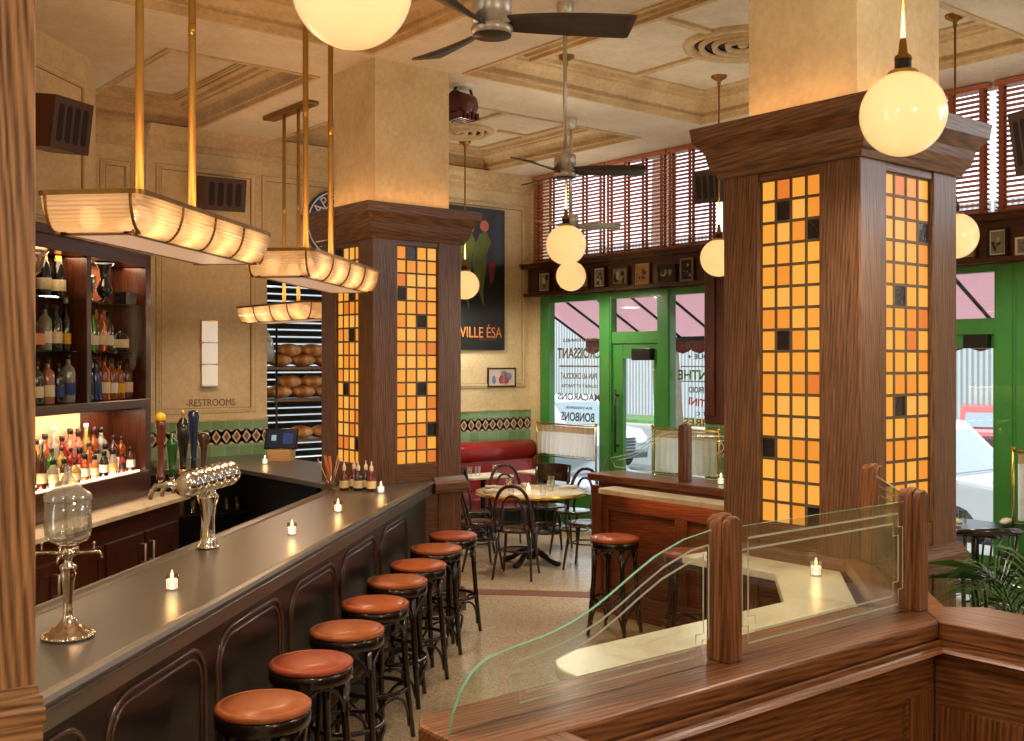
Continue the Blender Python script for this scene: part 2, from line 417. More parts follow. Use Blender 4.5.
# window wall
P0 = lambda px: pY(px, XW)
zw = 2.92
m = MB(); X0, X1 = XW, XW+.16
yA, yB_, yC, yD = pY(543, XW), pY(704, XW), 6.6, pY(958, XW)+.35
yE = 1.6
m.box(X0, X1, yA, YB+.15, 0, ZC); m.box(X0, X1, yC, P0(709), 0, 3.3)
m.box(X0, X1, -4, yE, 0, 3.3); m.box(X0, X1, yE, yA, zw, 3.36); m.box(X0, X1, -4, yA, 4.47, ZC)
m.box(X0, X1, 7.0, 7.55, 3.3, 4.5)
m.box(X0, X1, yC-1.2, yC, 0, .5)
struct(m.build('wall_right', PL))
struct(MB().box(-4.5, XW+.15, -4.15, -4, 0, ZC).build('wall_front', PL))
struct(MB().box(-4.65, -4.5, -4, 3.6, 0, ZC).build('wall_side', PL))
# cornice on the walls under the soffits
cp = [(0, 4.28), (.02, 4.28), (.03, 4.33), (.06, 4.35), (.07, 4.40), (.12, 4.45), (.14, ZS), (0, ZS)]
m = MB(); m.sweep([(XW, YB), (XJ, YB)], cp, closed=False); m.sweep([(XJ, YB+.12), (1.8, YB+.12)], cp, closed=False)
struct(m.build('trim_%d' % k, PLT)); k += 1
# wall panel mouldings: raised frames on plaster
def zs_(px, py, Y=YB): return H+(HY-py)/FPX*(Y/(CA-SA*(px-CX)/FPX))
def panel_xz(m, x0, x1, z0, z1, y, w=.05, d=.02):
    for o_, ww, dd, mi in ((0, w, d*.5, 0), (-.004, .0045, d*.3, 1), (w*.55, w*.3, d, 0), (w, .005, d*.3, 1)):
        a, b, c_, e = x0+o_, x1-o_, z0+o_, z1-o_; t_ = y-dd; u_ = y+.01
        m.box(a, b, t_, u_, e-ww, e, mi); m.box(a, b, t_, u_, c_, c_+ww, mi); m.box(a, a+ww, t_, u_, c_+ww, e-ww, mi); m.box(b-ww, b, t_, u_, c_+ww, e-ww, mi)
m = MB()
panel_xz(m, pX(156, YB), pX(255, YB), zs_(211, 413), 4.12, YB)
panel_xz(m, pX(462, YB)-.9, pX(525, YB), 1.75, 4.12, YB)
panel_xz(m, pX(262, YB), pX(262, YB)+1.25, 3.12, 4.12, YB)
panel_xz(m, pX(100, YB+.12), pX(130, YB+.12), 1.6, 4.12, YB+.12)
struct(m.build('trim_%d' % k, [PL, PLD])); k += 1
m = MB(MN)
for (t0, t1) in ((6.3, TW-.16), (4.3, 6.0)):
    for z0, z1 in ((3.1, 4.28),):
        panel_xz(m, t0, t1, z0, z1, 4.40)
struct(m.build('trim_%d' % k, [PL, PLD], rotz=NA)); k += 1

# green tile wainscot
def tile_mat(name, col, mortar, w, h, axis='X'):
    m, t, b = newmat(name)
    v = coords(t, (1, 1, 1), (R(90), 0, 0) if axis == 'X' else (R(90), 0, R(90)))
    br = N(t, 'ShaderNodeTexBrick', Scale=1.0); br.offset = 0; br.squash = 1
    sx = N(t, 'ShaderNodeSeparateXYZ'); tc = t.nodes.new('ShaderNodeTexCoord'); t.links.new(tc.outputs['Object'], sx.inputs[0])
    cx_ = N(t, 'ShaderNodeCombineXYZ'); t.links.new(sx.outputs[0 if axis == 'X' else 1], cx_.inputs[0]); t.links.new(sx.outputs[2], cx_.inputs[1])
    t.links.new(cx_.outputs[0], br.inputs[0])
    br.inputs['Brick Width'].default_value = w; br.inputs['Row Height'].default_value = h; br.inputs['Mortar Size'].default_value = .004
    br.inputs['Color1'].default_value = col; br.inputs['Color2'].default_value = tuple(c*1.35 for c in col[:3])+(1,); br.inputs['Mortar'].default_value = mortar
    t.links.new(br.outputs[0], b.inputs['Base Color']); b.inputs['Roughness'].default_value = .12; b.inputs['Coat Weight'].default_value = .5
    return m
TG = tile_mat('green_tile', rgb(112, 148, 104), rgb(160, 172, 140), .155, .155)
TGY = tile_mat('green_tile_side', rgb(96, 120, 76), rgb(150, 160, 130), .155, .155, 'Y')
TB = [flat('tile_cream', rgb(206, 190, 164), .2), flat('tile_black', rgb(56, 56, 52), .2), flat('tile_rust', rgb(140, 78, 60), .2), flat('tile_jade', rgb(82, 120, 84), .15)]
def tile_band(m, a0, a1, y, axis='X', z=(1.20, 1.36)):
    z0, z1 = z; pw = .115; n = int((a1-a0)/pw)
    def q(us, mi, d):
        vs = [(u, y-d, w) if axis == 'X' else (y-d, u, w) for u, w in us]
        m.add(vs, [tuple(range(len(vs)))], mi)
    for i in range(n+1):
        u = a0+i*pw; e = min(u+pw, a1); hw = (e-u)/2; c_ = u+hw; zm = (z0+z1)/2; hz = (z1-z0)/2
        if hw < .02: continue
        q([(u, z0), (e, z0), (e, z1), (u, z1)], 1, .012)
        q([(c_-hw*.9, zm), (c_, zm-hz*.9), (c_+hw*.9, zm), (c_, zm+hz*.9)], 0, .013)
        q([(c_-hw*.55, zm), (c_, zm-hz*.55), (c_+hw*.55, zm), (c_, zm+hz*.55)], 2, .014)
        q([(c_-hw*.25, zm), (c_, zm-hz*.25), (c_+hw*.25, zm), (c_, zm+hz*.25)], 3, .015)
        q([(u, z1-.03), (u+.04, z1), (u, z1)], 0, .013); q([(e, z1-.03), (e, z1), (e-.04, z1)], 0, .013)
        q([(u, z0), (u+.04, z0), (u, z0+.03)], 0, .013); q([(e, z0), (e, z0+.03), (e-.04, z0)], 0, .013)
m = MB(); m.box(XJ, XO0, YB-.012, YB, .3, 1.36); m.box(XJ, XO0, YB-.02, YB, 1.36, 1.45); m.box(XO1, XW, YB-.012, YB, .1, 1.36); m.box(XO1, XW, YB-.02, YB, 1.36, 1.45)
struct(m.build('trim_%d' % k, TG)); k += 1
m = MB(); tile_band(m, XJ, XO0, YB); tile_band(m, XO1, XW, YB); struct(m.build('trim_%d' % k, TB)); k += 1
m = MB(); m.box(XJ, XO0, YB-.03, YB, 1.45, 1.47); m.box(XO1, XW, YB-.03, YB, 1.45, 1.47); struct(m.build('trim_%d' % k, PLT)); k += 1

# ------------------------------------------------------------------ window joinery
def win_frame(name, ys_, z0, z1, parts, pane_zs):
    pass
def shopfront(name, y0, y1, rails, stiles, z0=.02, z1=2.92):
    """y0<y1 ; rails: z ranges ; stiles: y ranges"""
    m = MB()
    for a, b in stiles: m.box(XW-.05, XW+.05, a, b, z0, z1); m.box(XW-.06, XW-.05, a+.02, b-.02, z0, z1)
    for a, b in rails: m.box(XW-.04, XW+.05, y0, y1, a, b)
    return struct(m.build(name, GREEN, bevel=.006))
P = lambda px: pY(px, XW)
w1 = shopfront('window_1', P(602), P(543), [(.02, .45), (2.84, 2.92)], [(P(552), P(543)), (P(614), P(602))])
m = MB(); m.box(XW+.03, XW+.04, P(602), P(552), .45, 2.84); struct(m.build('pane', PANE, w1))
m = MB(); m.box(XW-.055, XW-.03, P(603)-.0, P(553)+.06, 1.0, 1.02); 
d1 = shopfront('door_1', P(660), P(614), [(2.30, 2.44), (2.84, 2.92)], [(P(673), P(660))])
m = MB(); m.box(XW+.03, XW+.04, P(660), P(614), 2.44, 2.84); struct(m.build('transom_pane', PANE, d1))
leaf = MB(); y0, y1 = P(660), P(614)
leaf.box(XW-.02, XW+.04, P(624), y1+.002, .03, 2.298); leaf.box(XW-.02, XW+.04, y0-.002, P(655), .03, 2.298)
leaf.box(XW-.018, XW+.038, P(655), P(624), 2.12, 2.296); leaf.box(XW-.018, XW+.038, P(655), P(624), .03, .4)
leaf = struct(leaf.build('door_leaf', GREEN, d1, bevel=.005))
m = MB(); m.box(XW+.01, XW+.02, P(655), P(624), .4, 2.12); struct(m.build('door_pane', PANE, leaf))
m = MB(); m.box(XW-.10, XW-.02, P(656), P(637), 2.10, 2.24); struct(m.build('door_closer', BLACK, leaf, bevel=.01))
m = MB(); m.tube([(XW-.08, P(620), 1.0), (XW-.08, P(620), 1.75)], .015, 8); m.tube([(XW-.08, P(620), 1.08), (XW-.01, P(620), 1.08)], .012, 8); m.tube([(XW-.08, P(620), 1.68), (XW-.01, P(620), 1.68)], .012, 8)
struct(m.build('door_handle', BLACK, leaf))
w2 = shopfront('window_2', P(708), P(673), [(.02, .45), (2.84, 2.92)], [])
m = MB(); m.box(XW+.03, XW+.04, P(708), P(673), .45, 2.84); struct(m.build('pane', PANE, w2))
# right-hand shopfront: door with a transom, then a window
yr0, yr1 = P(997), P(958)+.35
d2 = shopfront('door_2', yr0, yr1, [(2.32, 2.46), (2.86, 2.92)], [(yr1-.1, yr1), (P(1018), yr0)])
m = MB(); m.box(XW+.03, XW+.04, yr0, yr1, 2.46, 2.86); struct(m.build('transom_pane', PANE, d2))
leaf = MB(); leaf.box(XW-.02, XW+.04, yr0, P(994), .03, 2.32); leaf.box(XW-.02, XW+.04, yr1-.2, yr1-.1, .03, 2.32); leaf.box(XW-.018, XW+.038, P(994), yr1-.2, 2.2, 2.318); leaf.box(XW-.018, XW+.038, P(994), yr1-.2, .03, .4)
leaf = struct(leaf.build('door_leaf', GREEN, d2, bevel=.005))
m = MB(); m.box(XW+.01, XW+.02, yr0, yr1, .4, 2.2); struct(m.build('door_pane', PANE, leaf))
m = MB(); m.box(XW-.10, XW-.02, P(993), P(968), 2.2, 2.32); struct(m.build('door_closer', BLACK, leaf, bevel=.01))
w3 = shopfront('window_3', yE, P(1018), [(.02, .45), (2.86, 2.92)], [(yE, yE+.1), (P(1018)-.25, P(1018))])
m = MB(); m.box(XW+.03, XW+.04, yE, P(1018), .45, 2.86); struct(m.build('pane', PANE, w3))
m = MB(); m.box(XW+.03, XW+.04, yr1, yC-.0, .5, 2.9); w4 = struct(m.build('window_4', PANE))
# painted lettering, facing the street
GOLDL = flat('brown_gold_lettering', rgb(104, 84, 46), .5); GREENL = flat('green_lettering', rgb(120, 150, 30), .5); REDL = flat('red_lettering', rgb(214, 56, 60), .5)
def zat(px, py, X=XW): 
    a = (px-CX)/FPX; return H + (HY-py)/FPX*(X/(CA*a+SA))
def wtext(s, pxc, py, hpx, wpx, mat, par, tilt=0):
    Y = P(pxc); a = (pxc-CX)/FPX; d = XW/(CA*a+SA); h = hpx/FPX*d; wd = abs(P(pxc-wpx/2)-P(pxc+wpx/2))
    struct(text(s, h*1.35, (XW+.043, Y, zat(pxc, py)), ROT_OUT @ Matrix.Rotation(tilt, 3, 'Z'), mat, 'lettering', par, width=wd, height=h, bold=.022))
wtext('SENSATIONNELS', 577, 340, 3.5, 34, GOLDL, w1); wtext('CROISSANT', 576, 353, 11, 43, GOLDL, w1)
wtext('PAIN AU CHOCOLAT', 576, 376, 6, 36, GOLDL, w1); wtext('OUVERT ET TARTES', 577, 386, 3, 36, GOLDL, w1); wtext('MACARONS', 576, 397, 7, 42, GOLDL, w1)
wtext('PATISSERIE', 576, 408, 2.5, 26, GOLDL, w1); wtext('BONBONS', 575, 417, 9, 33, GOLDL, w1)
m = MB(); m.box(XW+.043, XW+.047, P(596), P(557), zat(576, 367), zat(576, 365.5)); struct(m.build('lettering_rule', GOLDL, w1))
wtext('ACTION', 696, 345, 8, 34, GOLDL, w2); wtext('QUE +', 696, 357, 6, 22, GOLDL, w2); wtext('MENTHE', 697, 375, 10, 44, GREENL, w2)
wtext('OL FROID', 698, 390, 6, 24, GOLDL, w2); wtext('MARTINI', 703, 404, 8, 34, REDL, w2, .12); wtext('ET C', 700, 414, 4, 14, GOLDL, w2); wtext('SOIRES', 699, 423, 8, 36, REDL, w2)
m = MB(); m.box(XW+.043, XW+.047, P(708), P(678), zat(696, 367), zat(696, 366)); m.box(XW+.043, XW+.047, P(708), P(678), zat(696, 382), zat(696, 381)); struct(m.build('lettering_rule', GOLDL, w2))

# wooden shelf board over the windows + pilaster
def trimw():
    return mahog('Y')
m = MB(); m.box(XW-.05, XW, yE, pY(531, XW), 2.93, 3.30); m.box(XW-.16, XW, yE, pY(530, XW), 3.29, 3.35); m.box(XW-.14, XW, yE, pY(531, XW), 2.93, 2.975); m.box(XW-.19, XW, yE, pY(530, XW), 3.335, 3.355)
struct(m.build('trim_%d' % k, trimw(), bevel=.006)); k += 1
m = MB(); a, b = pY(727, XW-.22), pY(704, XW-.22)
m.box(XW-.22, XW, 6.6, b, 1.42, 3.3); m.box(XW-.25, XW-.22, b-.16, b-.03, 1.5, 3.1); m.box(XW-.25, XW-.22, 6.7, b-.35, 1.6, 3.05)
struct(m.build('trim_%d' % k, mahog('Z'), bevel=.01)); k += 1
m = MB(); m.box(XW-.2, XW, 6.62, b-.0, .0, 1.42); struct(m.build('trim_%d' % k, TGY)); k += 1
m = MB(); tile_band(m, 6.64, b-.02, XW-.2, 'Y', (1.1, 1.25)); struct(m.build('trim_%d' % k, TB)); k += 1

# ------------------------------------------------------------------ wooden blinds
BLW = wood('blind_wood', rgb(150, 78, 52), rgb(196, 122, 90), 'Y', 1.0, .45, .2); TAPE = flat('blind_tape', rgb(150, 84, 58), .7)
def blind(y0, y1, label, group='wooden venetian blinds above the picture shelf'):
    X = XW-.06; t = thing('wooden_blind', label, 'window blind', (X, (y0+y1)/2, 3.36), 0, group)
    m = MB(); z = 3.40; ca, sa = math.cos(R(19)), math.sin(R(19))
    while z < 4.43:
        w = .024
        p = [(X-w*ca, z+w*sa), (X+w*ca, z-w*sa), (X+w*ca+.002, z-w*sa+.003), (X-w*ca+.002, z+w*sa+.003)]
        m.prism([(a_, b_) for a_, b_ in p], y0+.005, y1-.005, 'Y'); z += .043
    o = m.build('slats', BLW, t)
    m = MB(); m.box(X-.03, X+.03, y0+.003, y1-.003, 3.362, 3.385); m.build('bottom_rail', BLW, t)
    m = MB(); m.box(X-.03, X+.03, y0+.003, y1-.003, 4.44, 4.49); m.build('head_rail', BLW, t)
    n = max(2, round((y1-y0)/.27))
    for i in range(n):
        y = y0+.06+(y1-y0-.12)*i/(n-1)
        m = MB(); m.box(X-.031, X-.029, y-.022, y+.022, 3.37, 4.45); m.box(X+.029, X+.031, y-.022, y+.022, 3.37, 4.45); m.build('ladder_tape', TAPE, t)
bs = [(9.3, yA+.12), (8.3, 9.29), (7.58, 8.29)]
nm = ['wooden slat blind nearest the poster wall corner', 'wooden slat blind above the green door, behind the smallest fan', 'wooden slat blind next to the speaker above the window']
for (a_, b_), l in zip(bs, nm): blind(a_, b_, l)
blind(4.55, 6.95, 'wooden slat blind directly right of the nearer tiled pillar'); blind(1.7, 4.5, 'wooden slat blind at the right edge of the picture')
SC['_k'] = k
# ------------------------------------------------------------------ tiled pillars
TCOL = [emis('amber_glass_a', rgb(252, 166, 60), .85, .1), emis('amber_glass_b', rgb(248, 152, 52), .82, .1), emis('amber_glass_c', rgb(255, 180, 80), .85, .1),
        emis('amber_glass_d', rgb(238, 128, 48), .8, .1), emis('amber_glass_e', rgb(255, 174, 66), .88, .1)]
TDARK = flat('black_glass_tile', rgb(22, 16, 14), .18, 0, .4, var=.4, vs=60, bmp=.5); LEAD = flat('lead_came', rgb(112, 94, 72), .5, .4)
def pillar(x0, y0, wx, wy, label, faces, band=True):
    t = thing('tiled_pillar', label, 'pillar', (x0+wx/2, y0+wy/2, 0)); x1, y1 = x0+wx, y0+wy
    zt = 3.02; cm = 4.5
    pin = .07
    # core casing: four stiles per face + rails leaving the panel recess
    PZ0, PZ1 = 1.25, 3.02
    m = MB(); s = .23; rc = .05
    for cx_, cy_ in ((x0, y0), (x1-s, y0), (x0, y1-s), (x1-s, y1-s)): MB().box(cx_, cx_+s, cy_, cy_+s, 0, zt+.1).build('corner_stile', [pillarw('Z')], t, bevel=.006)
    m = MB()
    for z0_, z1_ in ((0, PZ0), (PZ1, zt+.1)):
        m.box(x0+s, x1-s, y0+.008, y0+.1, z0_, z1_); m.box(x0+s, x1-s, y1-.1, y1-.008, z0_, z1_); m.box(x0+.008, x0+.1, y0+s, y1-s, z0_, z1_, 1); m.box(x1-.1, x1-.008, y0+s, y1-s, z0_, z1_, 1)
    m.build('rail', [pillarw('X'), pillarw('Y')], t, bevel=.004)
    m = MB(); m.sweep([(x0, y0), (x1, y0), (x1, y1), (x0, y1)] if band else [(x0+.57, y0), (x1, y0), (x1, y1)], [(0, 1.0), (-.035, 1.0), (-.045, 1.03), (-.045, 1.075), (-.03, 1.10), (-.02, 1.13), (0, 1.135)], band, axmi=True); m.sweep([(x0, y0), (x1, y0), (x1, y1), (x0, y1)], [(0, 0), (-.03, 0), (-.03, .16), (-.015, .2), (0, .2)], axmi=True)
    m.build('base_moulding', [pillarw('X'), pillarw('Y')], t)
    m = MB(); m.sweep([(x0, y0), (x1, y0), (x1, y1), (x0, y1)], [(0, 3.06), (-.02, 3.06), (-.03, 3.09), (-.045, 3.10), (-.06, 3.14), (-.07, 3.19), (-.075, 3.20), (-.08, 3.205), (-.115, 3.25), (-.12, 3.255), (-.125, 3.30), (-.13, 3.33), (-.1, 3.335), (.06, 3.33)], axmi=True)
    m.build('cornice', [pillarw('X'), pillarw('Y')], t)
    m = MB(); m.box(x0+.05, x1-.09, y0+.05, y1-.13, 3.1, ZS+.0); m.build('plaster_shaft', PL, t)
    # leaded glass panels
    for f in faces:
        m = MB(); cols, rows = 4, 16
        if f == 'x': ax, a0, a1 = x0, y0+s, y1-s
        else: ax, a0, a1 = y0, x0+s, x1-s
        w = (a1-a0)/cols; h = (PZ1-PZ0)/rows; g = .005
        rnd = random.Random(int(x0*100)+int(y0*10)+(5 if f == 'x' else 0))
        dark = DARKS[(round(y0), f)]
        for i in range(cols):
            for j in range(rows):
                u0, u1, z0_, z1_ = a0+i*w+g, a0+(i+1)*w-g, PZ0+j*h+g, PZ0+(j+1)*h-g
                mi = 5 if (i, rows-1-j) in dark else rnd.choice([0, 0, 0, 1, 1, 1, 2, 4, 4, 0, 2, 4, 1, 3])
                if (i, rows-1-j) in dark: pass
                b = .03
                if f == 'x': m.box(ax+b, ax+b+.008, u0, u1, z0_, z1_, mi)
                else: m.box(u0, u1, ax+b, ax+b+.008, z0_, z1_, mi)
        g = m.build('glass_tile_panel', TCOL+[TDARK], t)
        m = MB(); r = .0075
        for i in range(cols+1):
            u = a0+i*w
            if f == 'x': m.box(ax+.025, ax+.04, u-r, u+r, PZ0, PZ1)
            else: m.box(u-r, u+r, ax+.025, ax+.04, PZ0, PZ1)
        for j in range(rows+1):
            z = PZ0+j*h
            if f == 'x': m.box(ax+.0245, ax+.0405, a0, a1, z-r, z+r)
            else: m.box(a0, a1, ax+.0245, ax+.0405, z-r, z+r)
        m.build('leading', LEAD, g)
    return t
# (column counted from the low-coordinate side, row from the top)
DARKS = {(3, 'x'): {(2, 1), (0, 2), (2, 3), (1, 5), (3, 5), (2, 8), (3, 10), (0, 13), (3, 7)}, (3, 'y'): {(3, 2), (1, 5), (1, 8), (2, 13)},
         (7, 'x'): {(3, 0), (1, 3), (1, 6), (2, 9), (0, 13)}, (7, 'y'): {(1, 0), (0, 3), (2, 5), (2, 9), (3, 12)}}
DARKS[(3, 'x')] = {(2, 0), (0, 1), (2, 5), (0, 3), (3, 4), (2, 9), (2, 4), (0, 14)}
DARKS = {(3, 'x'): {(2, 1), (0, 2), (2, 7), (3, 12), (0, 15)}, (3, 'y'): {(3, 2), (1, 5), (1, 10)}, (7, 'y'): {(1, 0), (0, 3), (2, 5), (2, 10), (3, 13)}, (7, 'x'): {(3, 0), (1, 3), (1, 6), (2, 10), (0, 14)}}
PR = cd((860-CX)/FPX*5.08, 5.08); PLo = cd((373-CX)/FPX*8.4, 8.4)
pr = pillar(PR.x, PR.y, .895, .83, 'nearer oak pillar with glowing amber glass tile panels, behind the glass screen', 'xy')
pl = pillar(PLo.x, PLo.y, .86, .83, 'farther oak pillar with glowing amber tiles at the end of the bar', 'xy', False)

# oak post at the left edge
def rbox(m, x0, x1, y0, y1, z0, z1): m.box(x0, x1, y0, y1, z0, z1)
t = thing('wooden_post', 'thick grained oak post standing at the left edge of the picture', 'post', (.5, 2.7, 0))
xe = cd((36-CX)/FPX*2.4, 2.4)
m = MB(); m.box(xe.x-.34, xe.x, xe.y, xe.y+.3, 1.27, 4.5); m.build('shaft', oakp('Z'), t, bevel=.004)
m = MB(); p_ = [(xe.x-.34, xe.y), (xe.x, xe.y), (xe.x, xe.y+.3), (xe.x-.34, xe.y+.3)]
m.box(xe.x-.36, xe.x+.012, xe.y-.012, xe.y+.30, 0, 1.27); m.sweep(p_, [(0, 1.355), (-.004, 1.35), (-.006, 1.335), (-.012, 1.33), (-.013, 1.31), (-.017, 1.30), (-.017, 1.27), (0, 1.26)])
m.build('plinth', oakp('X'), t)

# ------------------------------------------------------------------ the bar
BAR0, BAR1 = 2.4, 8.60
ni, no = 2.416, 1.736        # distances (-n) of inner and outer edge
bar = thing('bar_counter', 'long zinc-topped bar with dark panelled front and stools along it', 'bar counter', nt(-2.08, 5.4), NA)
m = MB(MN)
profile = [(no+.04, .995), (no+.012, .995), (no+.006, 1.055), (no-.002, 1.062), (no+.008, 1.072), (no-.008, 1.078), (no-.012, 1.09), (no-.004, 1.105), (no+.02, 1.11), (no+.035, 1.102), (no+.05, 1.098),
           (ni-.07, 1.098), (ni-.055, 1.106), (ni-.035, 1.112), (ni-.02, 1.106), (ni-.015, 1.112), (ni, 1.108), (ni, 1.05), (ni-.03, 1.03)]
m.prism([(a, b) for a, b in profile], BAR0, BAR1, 'X')
m.build('zinc_top', zinc(), bar, smooth_all=False)
m = MB(MN); m.box(BAR0, BAR1-.1, no+.045, ni-.08, 0, 1.03); m.build('carcass', darkw('X'), bar)
m = MB(MN); m.box(BAR0, BAR1-.1, no+.02, no+.05, .0, .12); m.build('plinth', darkw('X'), bar)
def rpath(t0, t1, z0, z1, r, y, n=7):
    pts = [(t0, y, z0)]
    for i in range(n+1):
        a = math.pi - i*math.pi/2/n; pts.append((t0+r+r*math.cos(a), y, z1-r+r*math.sin(a)))
    for i in range(n+1):
        a = math.pi/2 - i*math.pi/2/n; pts.append((t1-r+r*math.cos(a), y, z1-r+r*math.sin(a)))
    pts.append((t1, y, z0)); return pts
FRW = flat('frame_moulding_dark', rgb(74, 48, 34), .28, 0, .3)
for i in range(7):
    t0 = 2.42+i*.92
    if t0+.8 > BAR1-.1: break
    m = MB(MN); m.tube(rpath(t0, t0+.80, .16, .94, .15, no+.045), .012, 8); m.tube([(t0, no+.045, .16), (t0+.8, no+.045, .16)], .011, 8); m.tube(rpath(t0+.035, t0+.765, .2, .905, .12, no+.045), .008, 6)
    m.build('panel_moulding', FRW, bar)
m = MB(MN); m.tube([(BAR0, no-.0, .19), (8.0, no-.0, .19)], .022, 12)
for i in range(7): m.tube([(2.5+i*.88, no-.0, .19), (2.5+i*.88, no+.05, .19)], .012, 8)
m.build('foot_rail', BRASS, bar)
# wing of the bar by the far pillar and the counter under the restroom wall
m = MB(); wing = [(4.30, 7.72), (5.25, 8.1), (5.25, YB-.02), (3.30, YB-.02), (3.30, 9.76), (4.30, 9.76)]
wing = [(4.33, 7.75), (4.45, 7.75), (4.45, 8.06), (5.22, 8.06), (5.22, YB-.03), (XJ+.02, YB-.03), (XJ-.25, 9.74), (4.33, 9.74)]
sc_ = thing('service_counter', 'zinc counter returning under the green tiles behind the bar', 'counter', (4.7, 9.3, 0))
m.prism(wing, 1.03, 1.075); m.build('worktop', zinc(), sc_, bevel=.006)
m = MB(); m.prism([(4.42, 8.09), (5.2, 8.09), (5.2, YB-.05), (3.4, YB-.05), (3.4, 10.0), (4.5, 10.0), (4.5, 8.2)], 0, 1.03); m.build('cabinet_body', darkw('Z'), sc_)
m = MB(); m.box(3.35, 4.6, 9.78, 9.9, .5, 1.03); m.build('apron', darkw('X'), sc_)
# shelf of upturned glasses under that counter
for i in range(14):
    pass
# ------------------------------------------------------------------ back bar
bb = thing('back_bar_cabinet', 'tall dark mahogany bottle cabinet with glass shelves behind the bar', 'cabinet', nt(-4.25, 7.2), NA)
T0, T1 = 5.1, 8.40
YF, YK = 4.10, 4.39          # -n of front and back
m = MB(MN); mw = mahog('Z')
for a_ in ((T1-.09, T1, YF-.02, YK, .98, 3.0), (7.42, 7.48, YF, YK, 1.75, 2.9), (6.3, 6.38, YF, YK, 1.75, 2.9), (T0, T0+.09, YF-.02, YK, .98, 3.0)): MB(MN).box(*a_).build('stile', mw, bb, bevel=.004)
m = MB(MN); m.box(T0, T1, YF-.02, YK, 2.86, 3.0); m.box(T0, T1, YF-.05, YK, 2.96, 3.02); m.box(T0+.05, T1-.05, YF-.03, YK, 1.71, 1.78); m.box(T0+.05, T1-.05, YF-.03, YK, .98, 1.19)
m.build('rail', mahog('X'), bb, bevel=.006)
m = MB(MN); m.box(T0, T1, YK-.015, YK, 1.78, 2.9); m.build('back_panel', mahog('Z'), bb)
m = MB(MN); m.box(T0, T1-.6, YK-.02, YK, 1.19, 1.71); m.build('lower_back_panel', flat('niche_back', rgb(206, 176, 136), .5), bb)
m = MB(MN); m.box(T1-.6, T1, YK-.02, YK, 1.19, 1.71); m.build('lower_side_panel', mahog('Z'), bb)
m = MB(MN)
for i in range(2):
    m.box(7.95, 8.22, YK-.018, YK-.014, 2.17+i*.38, 2.5+i*.38)
    m.box(7.95, 8.22, YK-.018, YK-.014, 1.80, 2.12)
m.build('backlit_panel', flat('copper_panel', rgb(190, 104, 60), .5, var=.1), bb)
for z in (2.15, 2.53):
    m = MB(MN); m.box(7.50, T1-.09, YF+.01, YK-.02, z, z+.012); m.build('glass_shelf', glassy('shelf_glass', (.75, .85, .8, 1), .12), bb)
    m = MB(MN); m.box(6.38, 7.42, YF+.01, YK-.02, z, z+.012); m.build('glass_shelf', glassy('shelf_glass'), bb)
LEDM = emis('warm_led', (1, .72, .4, 1), 9)
m = MB(MN); m.box(T0+.1, T1-.62, YK-.045, YK-.03, 1.692, 1.706); m.box(T0+.1, T1-.12, YF+.02, YF+.035, 1.192, 1.196); m.box(7.93, 7.945, YK-.02, YK-.012, 1.8, 2.86); m.build('led_strip', LEDM, bb)
light('shelf_light', 'AREA', nt(-4.24, 7.2, 1.69), 12, (1, .74, .5), 2.0, (0, 0, NA), .15)
light('niche_up_light', 'AREA', nt(-4.12, 7.2, 1.2), 9, (1, .66, .38), 2.0, (R(180), 0, NA), .05)
light('shelf_light_upper', 'AREA', nt(-4.2, 7.6, 2.85), 6, (1, .72, .45), 1.5, (0, 0, NA), .15)
# under cabinet + marble worktop
lc = thing('storage_cabinet', 'low dark wooden cabinet run with marble worktop below the bottle shelves', 'cabinet', nt(-4.1, 6.8), NA)
m = MB(MN); m.prism([(4.4, 3.76), (8.45, 3.76), (8.6, 3.9), (8.6, YK), (4.4, YK)], .945, .98); m.build('worktop', marble(), lc, bevel=.004)
m = MB(MN); m.box(4.4, 8.40, 3.84, YK, 0, .945); m.build('body', mahog('X'), lc)
for i in range(6):
    t0 = 4.75+i*.6
    m = MB(MN); m.box(t0+.02, t0+.58, 3.82, 3.842, .12, .78); m.box(t0+.02, t0+.1, 3.81, 3.83, .12, .78); m.box(t0+.5, t0+.58, 3.81, 3.83, .12, .78); m.box(t0+.1, t0+.5, 3.81, 3.83, .7, .78); m.box(t0+.1, t0+.5, 3.81, 3.83, .12, .2)
    dr = m.build('cabinet_door', mahog('Z'), lc, bevel=.003)
    hx = t0+.53 if i % 2 == 0 else t0+.07
    m = MB(MN); m.tube([(hx, 3.81, .70), (hx, 3.775, .70), (hx, 3.775, .56), (hx, 3.81, .56)], .009, 8); m.build('handle', NICKEL, dr)

